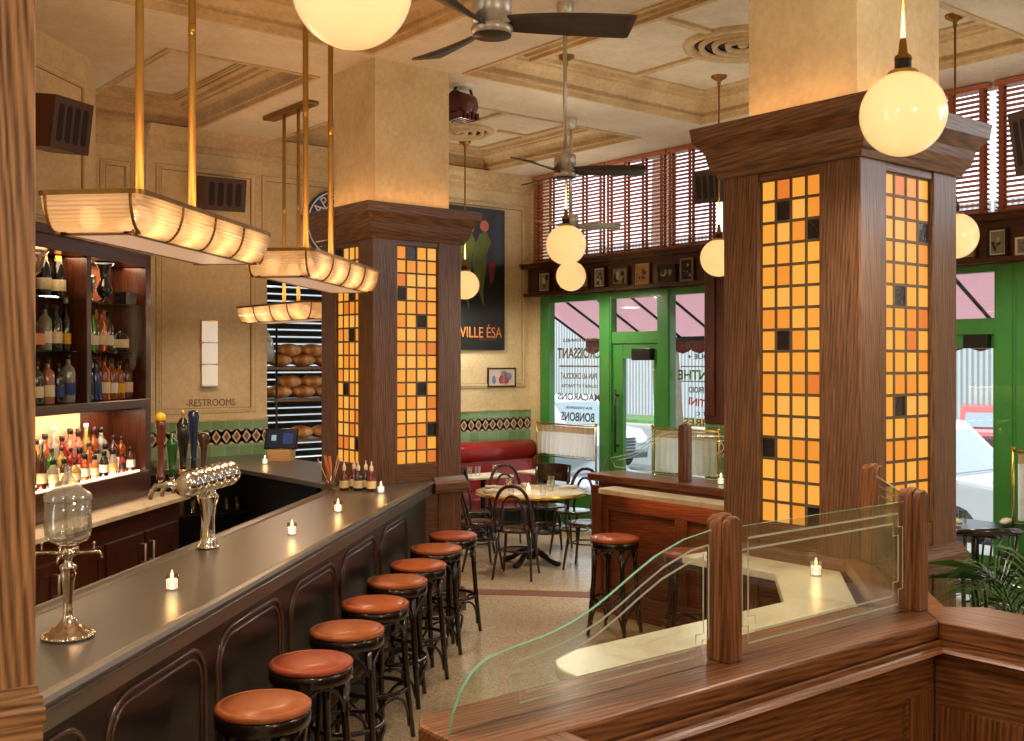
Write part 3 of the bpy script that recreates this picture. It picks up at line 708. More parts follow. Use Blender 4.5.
# ------------------------------------------------------------------ bottles
BK = {}
def bottle_proto(kind, col, lab, labcol):
    key = (kind, col, labcol)
    if key in BK: return BK[key]
    P_ = {'wine': [(.001, 0), (.036, 0), (.038, .01), (.038, .19), (.034, .21), (.018, .235), (.014, .25), (.014, .30), (.016, .302), (.016, .31), (.001, .31)],
          'spirit': [(.001, 0), (.038, 0), (.041, .01), (.041, .17), (.036, .195), (.016, .215), (.013, .23), (.013, .275), (.001, .275)],
          'tall': [(.001, 0), (.032, 0), (.034, .01), (.033, .20), (.028, .225), (.013, .26), (.012, .34), (.001, .34)],
          'squat': [(.001, 0), (.05, 0), (.056, .015), (.056, .10), (.046, .13), (.02, .15), (.015, .16), (.015, .185), (.001, .185)],
          'champagne': [(.001, 0), (.043, 0), (.046, .01), (.046, .14), (.040, .18), (.022, .23), (.016, .26), (.015, .31), (.017, .315), (.001, .32)],
          'small': [(.001, 0), (.026, 0), (.028, .008), (.028, .10), (.022, .12), (.01, .14), (.01, .165), (.001, .165)]}[kind]
    colm = {'green': rgb(20, 54, 24), 'lgreen': rgb(60, 150, 50), 'clear': rgb(190, 190, 176), 'amber': rgb(196, 96, 26), 'brown': rgb(70, 28, 10), 'black': rgb(14, 12, 12), 'red': rgb(170, 24, 20),
            'yellow': rgb(226, 190, 84), 'jade': rgb(90, 120, 88), 'gold': rgb(200, 150, 60), 'blue': rgb(30, 50, 110), 'pink': rgb(226, 150, 120)}
    if kind + col not in MC:
        mt, t, b = newmat('bottle_glass_' + col); b.inputs['Base Color'].default_value = colm[col]; b.inputs['Roughness'].default_value = .08
        b.inputs['Coat Weight'].default_value = .6
        if col in ('clear', 'amber', 'yellow', 'pink', 'lgreen', 'red'): b.inputs['Transmission Weight'].default_value = .55
        MC[kind+col] = mt
    gm = MC[kind+col]
    r = thing('bottle', 'x y z w', 'bottle', (0, 0, -50))
    T = Matrix.Translation((0, 0, -50))
    MB(T).lathe(P_, 16, cap=False).build('bottle_body', gm, r)
    R_ = P_[3][0]; zt = P_[-1][1]
    lc_ = {'cream': rgb(228, 212, 172), 'white': rgb(232, 230, 222), 'yellow': rgb(226, 176, 50), 'black': rgb(24, 22, 22), 'blue': rgb(40, 66, 130), 'peach': rgb(220, 156, 110)}[labcol]
    lo = {'squat': (.03, .09), 'small': (.03, .08)}.get(kind, (.045, .115))
    MB(T).lathe([(R_+.0008, lo[0]), (R_+.0012, lo[0]+.002), (R_+.0012, lo[1]-.002), (R_+.0008, lo[1])], 16, cap=False).build('paper_label', flat('bottle_label_'+labcol, lc_, .6, var=.12, vs=90), r)
    capc = {'champagne': rgb(206, 158, 62), 'wine': rgb(60, 20, 20), 'spirit': rgb(40, 30, 26), 'tall': rgb(200, 200, 196), 'squat': rgb(26, 20, 16), 'small': rgb(20, 18, 18)}[kind]
    ch = {'champagne': .09, 'wine': .05}.get(kind, .028)
    MB(T).lathe([(.0135 if kind != 'champagne' else .0235, zt-ch), (.0175, zt-ch*.6), (.0165, zt+.004), (.001, zt+.006)], 12, cap=False).build('cap', flat('cap_'+kind, capc, .35, .2), r)
    BK[key] = r; return r
used = set()
CNAME = {'green': 'dark green', 'lgreen': 'bright green', 'clear': 'clear', 'amber': 'amber', 'brown': 'brown', 'black': 'black', 'red': 'red', 'yellow': 'pale yellow', 'jade': 'jade green', 'gold': 'gold', 'blue': 'blue', 'pink': 'pinkish'}
ORD = ['leftmost', 'second from left', 'third from left', 'fourth from left', 'fifth from left', 'sixth from left', 'seventh from left', 'eighth from left', 'ninth from left', 'tenth from left', 'eleventh from left', 'twelfth from left', 'thirteenth from left', 'fourteenth from left']
def put_bottle(kind, col, lab, pos, label, group, sc=1.0):
    pr_ = bottle_proto(kind, col, True, lab)
    if (kind, col, lab) not in used:
        used.add((kind, col, lab)); o = pr_; o.matrix_world = Matrix.Translation(pos) @ Matrix.Diagonal((sc, sc, sc, 1)); o['label'] = label; o['group'] = group
    else: o = dup(pr_, pos, 0, label, group, (sc, sc, sc))
    return o
def shelf_row(z, items, t0, t1, nrow, where, group):
    n = len(items)
    for i, (kind, col, lab, sc) in enumerate(items):
        t = t0+(t1-t0)*(i+.5)/n
        kn = {'wine': 'wine bottle', 'spirit': 'spirit bottle', 'tall': 'tall bottle', 'squat': 'squat bottle', 'champagne': 'champagne bottle', 'small': 'small bottle'}[kind]
        put_bottle(kind, col, lab, nt(-nrow, t, z), '%s %s, %s label, %s %s' % (CNAME[col], kn, lab, ORD[i], where), group, sc*1.17)
G = 'bottles in the back bar cabinet'
shelf_row(2.542, [('champagne', 'black', 'cream', 1.0), ('champagne', 'black', 'cream', 1.0)], 7.0, 7.38, 4.25, 'on top left shelf', G)
shelf_row(2.162, [('tall', 'clear', 'white', 1.0), ('squat', 'brown', 'peach', 1.1), ('spirit', 'clear', 'white', 1), ('spirit', 'green', 'cream', 1.0), ('tall', 'black', 'yellow', .95)], 6.72, 7.40, 4.22, 'on middle left shelf', G)
shelf_row(2.162, [('spirit', 'amber', 'white', 1), ('wine', 'lgreen', 'white', .9), ('spirit', 'amber', 'cream', 1), ('spirit', 'brown', 'white', .95)], 7.52, 7.96, 4.2, 'on middle right shelf', G)
put_bottle('squat', 'black', 'cream', nt(-4.18, 8.08, 2.162), 'black squat bottle standing apart on the middle shelf, right bay', G, 1.1)
shelf_row(1.782, [('wine', 'green', 'white', .95), ('spirit', 'green', 'cream', .95), ('spirit', 'pink', 'cream', 1), ('spirit', 'black', 'blue', .9), ('spirit', 'clear', 'blue', 1.1)], 6.72, 7.40, 4.2, 'on lower left shelf', G)
shelf_row(1.782, [('spirit', 'green', 'black', 1), ('spirit', 'blue', 'blue', 1), ('spirit', 'amber', 'cream', 1.05), ('spirit', 'amber', 'white', 1), ('spirit', 'amber', 'yellow', .95), ('spirit', 'brown', 'cream', 1)], 7.53, 8.28, 4.2, 'on lower right shelf', G)
G2 = 'bottles in the lit niche'
rn = random.Random(4)
shelf_row(1.20, [('tall', 'jade', 'cream', 1.15), ('wine', 'clear', 'cream', 1), ('spirit', 'yellow', 'cream', 1), ('spirit', 'amber', 'white', 1.1), ('tall', 'clear', 'white', 1), ('spirit', 'red', 'white', 1), ('spirit', 'pink', 'cream', 1.15), ('wine', 'pink', 'white', 1), ('tall', 'yellow', 'cream', 1), ('wine', 'amber', 'peach', 1), ('spirit', 'clear', 'cream', 1.1)], 6.85, 8.1, 4.33, 'in back row, lit niche', G2)
shelf_row(1.20, [('spirit', 'clear', 'blue', 1), ('tall', 'brown', 'black', 1), ('small', 'yellow', 'cream', 1), ('spirit', 'lgreen', 'white', .8), ('spirit', 'yellow', 'white', .8), ('spirit', 'red', 'cream', .75), ('small', 'red', 'white', 1.2), ('spirit', 'amber', 'peach', .8), ('squat', 'clear', 'white', .9), ('small', 'clear', 'white', 1.2), ('spirit', 'brown', 'white', .9), ('spirit', 'amber', 'black', .85)], 6.72, 8.25, 4.23, 'in middle row, lit niche', G2)
shelf_row(1.20, [('tall', 'black', 'white', .8), ('tall', 'brown', 'cream', .85), ('small', 'clear', 'cream', 1), ('small', 'brown', 'cream', .95), ('squat', 'yellow', 'cream', .7), ('small', 'amber', 'white', 1), ('small', 'pink', 'cream', .9), ('small', 'black', 'white', 1), ('small', 'clear', 'peach', 1), ('small', 'red', 'black', .8), ('small', 'brown', 'white', 1)], 6.66, 8.22, 4.13, 'in front row, lit niche', G2)
# glasses on the lower shelf: silver bowl, black vase, goblet, box on the top shelf
def lathe_thing(name, label, cat, pos, prof, mat, group=None, seg=24, parts=()):
    t = thing(name, label, cat, pos, 0, group)
    o = MB(Matrix.Translation(pos)).lathe(prof, seg, cap=False).build(parts[0][0] if parts and parts[0][1] is None else 'body', mat, t)
    return t
def simple(name, label, cat, pos, prof, mat, group=None, seg=24):
    o = MB(Matrix.Translation(pos)).lathe(prof, seg, cap=False).build(name, mat, origin=pos); return tag(o, label, cat, group)
simple('champagne_bucket', 'large silver footed bowl on the top left shelf of the back bar', 'bowl', nt(-4.22, 6.82, 2.542), [(.001, 0), (.06, 0), (.06, .015), (.02, .03), (.018, .09), (.03, .10), (.10, .16), (.125, .26), (.15, .30), (.14, .30), (.11, .24), (.09, .17), (.001, .12)], SILVER)
simple('glass_vase', 'dark glass vase with flared rim on the top right shelf', 'vase', nt(-4.2, 7.86, 2.542), [(.001, 0), (.05, 0), (.05, .01), (.02, .03), (.05, .06), (.065, .10), (.05, .14), (.03, .18), (.045, .27), (.085, .33), (.08, .33), (.04, .26), (.001, .2)], flat('dark_vase_glass', rgb(16, 14, 16), .05, 0, 1))
simple('silver_goblet', 'slim silver goblet on the top right shelf beside the vase', 'goblet', nt(-4.2, 7.68, 2.542), [(.001, 0), (.03, 0), (.006, .015), (.006, .07), (.02, .1), (.028, .16), (.022, .2), (.026, .2), (.001, .1)], SILVER)
m = MB(MN); m.box(8.05, 8.22, 4.12, 4.22, 2.543, 2.62); m.box(8.045, 8.225, 4.115, 4.225, 2.62, 2.64); tag(m.build('small_box', BLACK, rotz=NA), 'small black box at the right end of the top shelf', 'box')

# ------------------------------------------------------------------ things on the bar
def candle_proto():
    t = thing('votive_candle', 'x', 'candle', (0, 0, -40)); T = Matrix.Translation((0, 0, -40))
    MB(T).lathe([(.001, 0), (.024, 0), (.026, .004), (.028, .07), (.0265, .07), (.0245, .008), (.001, .007)], 20, cap=False).build('glass_holder', glassy('votive_glass', (.97, .95, .9, 1), .08), t)
    MB(T).lathe([(.001, .008), (.0235, .008), (.0245, .045), (.02, .048), (.001, .046)], 20, cap=False).build('wax', emis('candle_wax', (1, .84, .62, 1), 2.2, 1), t)  # wax emits by itself, standing in for the flame's glow through it
    MB(T).lathe([(.001, .050), (.005, .056), (.006, .062), (.003, .074), (.0005, .086)], 10, cap=False).build('flame', emis('flame', (1, .62, .2, 1), 14), t)
    return t
cp0 = candle_proto()
cl = [((172, 590), 1.10, 'votive candle on the bar nearest the camera, beside the absinthe fountain'), ((292, 535), 1.10, 'votive candle on the bar between beer tap and straws'), ((338, 512), 1.10, 'votive candle on the bar just in front of the glass of straws'),
      ((381, 493), 1.10, 'votive candle on the bar at the foot of the far pillar'), ((265, 464), 1.075, 'votive candle on the rear counter left of the payment tablet')]
for i, ((px, py), z, l) in enumerate(cl):
    p = atz(px, py, z)
    if i == 0: cp0.matrix_world = Matrix.Translation(p); cp0['label'] = l; cp0['group'] = 'votive candles'
    else: dup(cp0, p, 0, l, 'votive candles')
    light('candle_light', 'POINT', p+Vector((0, 0, .1)), .35, (1, .55, .2), .02)

# absinthe fountain
fp = atz(68, 639, 1.10); fp = cd((68-CX)/FPX*3.80, 3.80, 1.10)
af = thing('absinthe_fountain', 'silver pedestal water fountain with clear glass reservoir on the bar', 'fountain', fp)
T = Matrix.Translation(fp)
pf = [(.001, 0), (.086, 0), (.088, .006), (.083, .012), (.078, .02), (.06, .026), (.056, .034), (.044, .04), (.03, .055), (.02, .07), (.015, .09), (.017, .10), (.014, .105), (.016, .13), (.022, .20), (.027, .225), (.024, .235), (.03, .245), (.029, .255), (.014, .265), (.013, .28), (.024, .29), (.026, .305), (.013, .315), (.02, .325), (.04, .332), (.001, .336)]
o = MB(T).lathe(pf, 32, cap=False)
for i in range(20):
    a = i/20*2*math.pi; o.sphere((.084*math.cos(a), .084*math.sin(a), .006), .009, 8, 6)
o.build('pedestal', SILVER, af)
for i in range(4):
    a = R(-39)+i*math.pi/2+.1; c_, s_ = math.cos(a), math.sin(a)
    q = MB(T).tube([(c_*.02, s_*.02, .30), (c_*.075, s_*.075, .302), (c_*.11, s_*.11, .302), (c_*.118, s_*.118, .28)], [.006, .005, .006, .004], 8); q.tube([(c_*.09, s_*.09, .30), (c_*.09, s_*.09, .33)], .003, 6); q.sphere((c_*.09, s_*.09, .333), .006, 8, 6)
    q.build('spigot', SILVER, af)
MB(T).lathe([(.001, .330), (.035, .333), (.066, .345), (.078, .365), (.081, .40), (.079, .45), (.076, .485), (.073, .487), (.076, .45), (.078, .40), (.075, .37), (.06, .35), (.001, .338)], 36, cap=False).build('glass_reservoir', glassy('reservoir_glass', (.95, .96, .93, 1), .2, .01, .07), af)
mm = MB(T).lathe([(.079, .487), (.081, .492), (.080, .505), (.076, .512), (.05, .53), (.028, .555), (.018, .575), (.013, .58), (.012, .60), (.014, .606), (.001, .612)], 36, cap=False)
mm.build('glass_lid', glassy('lid_glass', (.9, .88, .82, 1), .35, .03, .22), af)

# beer tower
bp = cd((208-CX)/FPX*5.62, 5.62, 1.10); bt = thing('beer_tap_tower', 'polished chrome beer tower with a row of tap handles on the bar', 'beer tap', bp, NA)
T = Matrix.Translation(bp) @ Matrix.Rotation(NA, 4, 'Z')
MB(T).lathe([(.001, 0), (.056, 0), (.058, .01), (.05, .018), (.046, .035), (.04, .045), (.037, .06), (.034, .14), (.042, .22), (.055, .265), (.055, .28), (.04, .295), (.034, .31), (.03, .33)], 32, cap=False).build('column', CHROME, bt)
TH = T @ Matrix.Translation((-.31, 0, .365)) @ Matrix.Rotation(R(90), 4, 'Y')
pr_h = [(.001, 0), (.04, .003), (.06, .02), (.067, .05)]
for i in range(5):
    z = .06+i*.11; pr_h += [(.068, z), (.064, z+.012), (.060, z+.018), (.060, z+.04), (.064, z+.048), (.068, z+.06)]
pr_h += [(.067, .60), (.05, .63), (.001, .638)]
MB(TH).lathe(pr_h, 32, cap=False).build('manifold', CHROME, bt)
hcols = [('red', rgb(96, 34, 26), .34, 'dark red tap handle with a black and yellow knob'), ('green', rgb(24, 84, 40), .25, 'green tap handle'), ('black', rgb(18, 16, 16), .35, 'black tap handle with a gold tip'), ('blue', rgb(20, 36, 74), .37, 'dark blue tap handle'), ('brown', rgb(66, 42, 26), .22, 'short brown tap handle with round badge')]
for i, (nm_, c_, hh, lb) in enumerate(hcols):
    x = -.30+i*.13; y = .13
    q = MB(T); q.tube([(x, .03, .36), (x, .10, .37), (x, .145, .36), (x, .17, .32), (x, .175, .29)], [.016, .015, .016, .013, .009], 10); q.tube([(x, .12, .37), (x, .12, .40)], .012, 10)
    tp = q.build('tap', CHROME, bt)
    q = MB(T @ Matrix.Translation((x, .12, .39)) @ Matrix.Diagonal((1, 1, .9, 1)))
    pf = {'red': [(.001, 0), (.02, 0), (.022, .02), (.014, .04), (.016, .2), (.024, .24), (.02, .27), (.024, .29), (.024, .33), (.012, .345), (.001, .345)],
          'green': [(.001, 0), (.016, 0), (.02, .05), (.024, .14), (.03, .18), (.03, .2), (.012, .22), (.012, .25), (.001, .25)],
          'black': [(.001, 0), (.016, 0), (.018, .05), (.02, .12), (.034, .22), (.032, .29), (.018, .32), (.008, .335), (.001, .35)],
          'blue': [(.001, 0), (.012, 0), (.016, .1), (.024, .25), (.03, .33), (.026, .36), (.001, .37)],
          'brown': [(.001, 0), (.022, 0), (.018, .02), (.016, .1), (.022, .15), (.034, .18), (.034, .21), (.02, .225), (.001, .225)]}[nm_]
    q.lathe(pf, 16, cap=False); h_ = q.build('handle', flat('tap_handle_'+nm_, c_, .25, 0, .5), tp); h_['label'] = lb
    if nm_ == 'red':
        q = MB(T @ Matrix.Translation((x, .12, .39)) @ Matrix.Diagonal((1, 1, .9, 1))); q.sphere((0, 0, .345), .026, 14, 10, sz=1.2); q.build('knob', flat('yellow_knob', rgb(230, 180, 40), .3), h_)
    if nm_ == 'black':
        q = MB(T @ Matrix.Translation((x, .12, .39)) @ Matrix.Diagonal((1, 1, .9, 1))); q.lathe([(.01, .33), (.008, .35), (.012, .36), (.001, .375)], 10, cap=False); q.build('gold_tip', BRASS, h_)
        q = MB(T @ Matrix.Translation((x, .12, .39)) @ Matrix.Diagonal((1, 1, .9, 1))); q.lathe([(.018, -.01), (.024, .0), (.018, .03)], 12, cap=False); q.build('gold_collar', BRASS, h_)

# straws in a glass, sauce caddy
sp = atz(331, 491, 1.10)
t = thing('straw_holder', 'glass tumbler of paper straws and stirrers on the bar by the pillar', 'straws', sp); T = Matrix.Translation(sp)
MB(T).lathe([(.001, 0), (.035, 0), (.042, .12), (.04, .12), (.033, .006), (.001, .006)], 20, cap=False).build('tumbler', glassy('clear_glass'), t)
for i, (dx, dy, h_, c_) in enumerate([(-.11, .05, .24, 'w'), (-.09, .0, .22, 'w'), (-.05, .02, .27, 'k'), (-.02, .05, .26, 'k'), (.05, .02, .27, 'w'), (.07, .0, .25, 'w'), (.0, .02, .22, 'w')]):
    mt = flat('kraft_straw', rgb(188, 112, 62), .7) if c_ == 'k' else flat('pink_straw', rgb(196, 150, 120), .6)
    v = cd(dx, dy); MB(T).tube([(0, 0, .01), (v.x, v.y, h_)], .004 if c_ == 'w' else .012, 8).build('straw', mt, t)
cdp = atz(352, 490, 1.10)
for i, (dc, dd_, l) in enumerate([(-.06, 0, 'leftmost of five'), (.05, -.02, 'third of five'), (0, .10, 'second of five'), (.10, .04, 'fourth of five'), (.155, -.05, 'rightmost of five')]):
    p = cdp+cd(dc, dd_)
    t = thing('bitters_bottle', 'small sauce bottle with pale cap beside the straws, %s' % l, 'bottle', p, 0, 'sauce bottles at the foot of the far pillar'); T = Matrix.Translation(p)
    MB(T).lathe([(.001, 0), (.034, 0), (.036, .01), (.036, .08), (.03, .10), (.012, .12), (.011, .15), (.001, .15)], 16, cap=False).build('bottle_body', flat('sauce_brown' if i % 2 else 'sauce_red', rgb(50, 24, 16) if i % 2 else rgb(96, 30, 18), .1, 0, .6), t)
    MB(T).lathe([(.0365, .02), (.0368, .075)], 16, cap=False).build('paper_label', CREAM, t)
    MB(T).lathe([(.014, .15), (.015, .155), (.014, .185), (.006, .195), (.004, .22), (.001, .225)], 12, cap=False).build('cap', flat('cap_white', rgb(230, 214, 196), .4), t)
# payment tablet
tp_ = Vector((5.0, 9.9, 1.075)); t = thing('payment_terminal', 'black touch-screen payment tablet on a wooden stand at the bakery opening', 'payment terminal', tp_, R(-42)); T = Matrix.Translation(tp_) @ Matrix.Rotation(R(-42), 4, 'Z')
MB(T).box(-.12, .12, -.1, .1, 0, .12).build('stand', wood('light_wood', rgb(170, 130, 84), rgb(206, 168, 118), 'X'), t, bevel=.006)
TT = T @ Matrix.Translation((0, 0, .22)) @ Matrix.Rotation(R(-22), 4, 'X')
MB(TT).box(-.17, .17, -.012, .012, -.11, .11).build('tablet', BLACK, t, bevel=.008)
MB(TT).box(-.15, .15, -.0135, -.012, -.09, .09, 0).box(-.05-.05, -.05, -.0145, -.0135, -.02, .04, 1).box(.02, .12, -.0145, -.0135, -.05, .06, 2).build('screen', [emis('screen_dark', rgb(36, 44, 66), .35), emis('screen_white', rgb(160, 190, 200), .6), emis('screen_blue', rgb(50, 70, 120), .5)], t)
# rack of hanging glasses below the rear counter
wg = [(.001, 0), (.03, 0), (.004, .01), (.004, .07), (.03, .10), (.036, .14), (.03, .19), (.028, .19), (.034, .14), (.001, .1)]
shf = MB().box(3.35, 4.75, 9.62, 9.76, .62, .64); tag(shf.build('glass_shelf_board', darkw('X')), 'low dark shelf of glasses under the rear counter', 'shelf')
g0 = None
for i in range(12):
    p = Vector((3.42+i*.112, 9.69, .64))
    if g0 is None:
        o = MB(Matrix.Translation(p)).lathe([(.03, 0), (.036, .14), (.034, .14), (.028, .006), (.001, .006)], 12, cap=False).build('drinking_glass', GLASS, origin=p)
        tag(o, 'clear tumbler in the row on the shelf under the rear counter', 'glass', 'tumblers under the rear counter'); g0 = o
    else:
        c_ = g0.copy(); C.objects.link(c_); c_.location = p
# ------------------------------------------------------------------ bar stools
STW = flat('stool_black_wood', rgb(26, 17, 13), .22, 0, .5)
def make_stool(leather):
    t = thing('bar_stool', 'x', 'bar stool', (0, 0, -30)); T = Matrix.Translation((0, 0, -30))
    MB(T).lathe([(.001, .715), (.17, .715), (.186, .722), (.188, .738), (.178, .746), (.169, .747), (.163, .742), (.157, .749), (.10, .757), (.001, .760)], 40, cap=False).build('seat', leather, t)
    MB(T).lathe([(.15, .665), (.183, .665), (.186, .672), (.186, .712), (.18, .718), (.15, .718)], 40, cap=False).build('seat_ring', STW, t)
    for i in range(4):
        a = R(45+90*i); c_, s_ = math.cos(a), math.sin(a)
        MB(T).tube([(c_*.155, s_*.155, .70), (c_*.165, s_*.165, .5), (c_*.185, s_*.185, .25), (c_*.215, s_*.215, 0)], [.020, .018, .017, .014], 10).build('leg', STW, t)
    n = 32; MB(T).tube([(.178*math.cos(2*math.pi*i/n), .178*math.sin(2*math.pi*i/n), .27) for i in range(n)], .013, 8, True).build('foot_ring', STW, t)
    for i in range(4):
        a0, a1 = R(45+90*i), R(135+90*i); q = MB(T)
        for z0, zh in ((.50, .16),):
            pts = []
            for k in range(13):
                u = k/12; a = a0+(a1-a0)*u; pts.append((.165*math.cos(a), .165*math.sin(a), z0+zh*math.sin(math.pi*u)**.6))
            q.tube(pts, .009, 7); q.build('bentwood_brace', STW, t); q = MB(T)
        pts = []
        for k in range(13):
            u = k/12; a = a0+(a1-a0)*u; pts.append((.19*math.cos(a), .19*math.sin(a), .06+.19*math.sin(math.pi*u)**.6))
        q.tube(pts, .009, 7); q.build('bentwood_brace', STW, t)
    return t
stools = [make_stool(l) for l in LEATHER]
su = [False]*3
def put_stool(x, y, rz, k_, label, group):
    if not su[k_]:
        su[k_] = True; o = stools[k_]; o.matrix_world = Matrix.Translation((x, y, 0)) @ Matrix.Rotation(rz, 4, 'Z'); o['label'] = label; o['group'] = group
    else: dup(stools[k_], (x, y, 0), rz, label, group)
SP = [(263, 699, 2, 'bar stool nearest the camera along the bar, tan leather seat'), (311, 657, 1, 'second bar stool from the camera, reddish leather seat'), (347, 625, 2, 'third bar stool from the camera, tan brown seat'), (375, 599, 0, 'fourth bar stool from the camera, orange leather seat'),
      (397, 577, 2, 'fifth bar stool from the camera, tan seat'), (418, 561, 0, 'sixth bar stool from the camera, in the row at the bar'), (436, 545, 2, 'seventh bar stool from the camera, next to last in the row'), (453, 532, 1, 'farthest bar stool of the row, by the pillar')]
for i, (px, py, k_, l) in enumerate(SP):
    p = atz(px, py, .76); put_stool(p.x, p.y, NA+R((0, 38, 12, 48, 5, 30, 20, 44)[i]), k_, l, 'bar stools along the bar')
put_stool(5.74, 5.84, R(20), 0, 'bar stool at the marble ledge of the far partition', 'stools at the ledge')
put_stool(5.70, 5.05, R(50), 1, 'bar stool seen through the etched glass, beside the tiled pillar', 'stools at the ledge')

# ------------------------------------------------------------------ cafe chairs
CHW = flat('chair_walnut', rgb(52, 26, 16), .24, 0, .5, var=.3, vs=8)
def arc(x, w, z0, zt, y0, y1, n=20, e=2.6):
    pts = []
    for k in range(n+1):
        a = math.pi*k/n; u = math.cos(a); s_ = math.sin(a)
        xx = w*math.copysign(abs(u)**(2/e), u); z = z0+(zt-z0)*(abs(s_)**(2/e)); f = (z-z0)/(zt-z0)
        pts.append((xx, y0+(y1-y0)*f, z))
    return pts
def chair_base(T, t):
    MB(T).lathe([(.001, .44), (.19, .44), (.205, .447), (.208, .462), (.20, .47), (.17, .472), (.12, .466), (.001, .464)], 32, cap=False).build('seat', CHW, t)
    for sx in (-1, 1):
        MB(T).tube([(sx*.14, .14, .45), (sx*.155, .165, .25), (sx*.18, .20, 0)], [.017, .015, .012], 9).build('leg', CHW, t)
    n = 28; MB(T).tube([(.155*math.cos(2*math.pi*i/n), .155*math.sin(2*math.pi*i/n), .26) for i in range(n)], .009, 7, True).build('stretcher_ring', CHW, t)
def make_bentwood():
    t = thing('bentwood_chair', 'x', 'chair', (0, 0, -20)); T = Matrix.Translation((0, 0, -20)); chair_base(T, t)
    for sx in (-1, 1): MB(T).tube([(sx*.165, -.14, .47), (sx*.165, -.16, .25), (sx*.19, -.23, 0)], [.016, .015, .012], 9).build('leg', CHW, t)
    MB(T).tube(arc(0, .19, .45, .90, -.14, -.24), .0175, 9).build('back_hoop', CHW, t)
    MB(T).tube(arc(0, .115, .46, .80, -.16, -.222), .0135, 8).build('inner_hoop', CHW, t)
    return t
def make_panel():
    t = thing('panel_back_chair', 'x', 'chair', (0, 0, -20)); T = Matrix.Translation((0, 0, -20)); chair_base(T, t)
    for sx in (-1, 1): MB(T).tube([(sx*.185, -.25, .88), (sx*.18, -.2, .68), (sx*.165, -.15, .46), (sx*.165, -.16, .25), (sx*.19, -.24, 0)], [.014, .015, .016, .015, .012], 9).build('back_leg', CHW, t)
    q = MB(T); n = 12
    for face in (0, 1):
        pass
    vs = []; fs = []
    for i in range(n+1):
        u = -1+2*i/n; y = -.255-.035*(1-u*u); top = .90+.015*(1-u*u)
        vs += [(u*.2, y, .70+.02*(1-abs(u))), (u*.21, y-.01, top), (u*.2, y+.014, .70+.02*(1-abs(u))), (u*.21, y+.004, top)]
    for i in range(n):
        a = i*4; b = a+4; fs += [(a, b, b+1, a+1), (a+2, a+3, b+3, b+2), (a+1, b+1, b+3, a+3), (a, a+2, b+2, b)]
    fs += [(0, 1, 3, 2), (n*4, n*4+2, n*4+3, n*4+1)]
    q.add(vs, fs, 0, False); q.build('backrest', CHW, t)
    return t
bw = make_bentwood(); pb = make_panel(); cu_ = {'b': False, 'p': False}
def put_chair(kind, x, y, rz, label, group):
    o = bw if kind == 'b' else pb
    if not cu_[kind]: cu_[kind] = True; o.matrix_world = Matrix.Translation((x, y, 0)) @ Matrix.Rotation(rz, 4, 'Z'); o['label'] = label; o['group'] = group
    else: o = dup(o, (x, y, 0), rz, label, group)
    return o
tc = cd((531-CX)/FPX*11.0, 11.0)
def face(p, q): return math.atan2(-(q.x-p.x), (q.y-p.y))          # chairs face +y
GR = 'cafe chairs around the round table'
for (px, d, kind, l) in [(517, 10.35, 'b', 'bentwood chair with its back to the camera in front of the round table'), (478, 10.8, 'b', 'bentwood chair at the left side of the round table, nearest the bar'),
                         (470, 11.6, 'p', 'panel-backed chair at the left, between round table and red banquette'), (509, 11.95, 'b', 'bentwood chair on the far side of the round table, left of the panel-backed one'),
                         (549, 12.0, 'p', 'dark panel-backed chair directly behind the round table'), (574, 11.6, 'b', 'bentwood chair at the far right of the round table'), (588, 10.75, 'b', 'bentwood chair at the right side of the round table, nearest the wooden partition')]:
    p = cd((px-CX)/FPX*d, d); put_chair(kind, p.x, p.y, face(p, tc), l, GR)
# round table
rt = thing('round_table', 'round marble cafe table with brass rim on a cast iron foot', 'table', tc); T = Matrix.Translation(tc)
MB(T).lathe([(.001, .725), (.56, .725), (.56, .75), (.001, .752)], 56, cap=False).build('tabletop', marble(), rt)
MB(T).lathe([(.559, .722), (.572, .722), (.574, .737), (.572, .753), (.559, .753)], 56, cap=False).build('brass_rim', BRASS, rt)
IRON = flat('cast_iron', rgb(20, 17, 16), .35, .3)
MB(T).lathe([(.001, .05), (.05, .05), (.06, .09), (.04, .14), (.03, .3), (.034, .62), (.05, .66), (.12, .70), (.14, .725)], 20, cap=False).build('column', IRON, rt)
for i in range(4):
    a = R(20+90*i); c_, s_ = math.cos(a), math.sin(a)
    MB(T).tube([(c_*.03, s_*.03, .13), (c_*.12, s_*.12, .12), (c_*.22, s_*.22, .05), (c_*.30, s_*.30, .025), (c_*.34, s_*.34, .03)], [.03, .032, .026, .03, .02], 8).build('foot', IRON, rt)
tw = None
def tumbler(p, label, group):
    global tw
    if tw is None:
        tw = MB(Matrix.Translation(p)).lathe([(.001, 0), (.03, 0), (.037, .11), (.0355, .11), (.0285, .008), (.001, .008)], 16, cap=False).build('water_glass', glassy('clear_glass'), origin=p)
        return tag(tw, label, 'glass', group)
    c_ = tw.copy(); C.objects.link(c_); c_.location = p; c_['label'] = label; c_['group'] = group; return c_
NAP = flat('napkin_cloth', rgb(226, 212, 190), .8, bmp=.3, vs=40)
def napkin(p, rz, label, group):
    m = MB(Matrix.Translation(p) @ Matrix.Rotation(rz, 4, 'Z'))
    pts = [(-.10, 0, .012), (-.05, .005, .018), (0, 0, .02), (.05, -.004, .016), (.10, 0, .01)]
    m.tube(pts, [.012, .022, .024, .02, .03], 10, M=Matrix.Diagonal((1, 1.5, .75, 1)))
    return tag(m.build('napkin', NAP, origin=p), label, 'napkin', group)
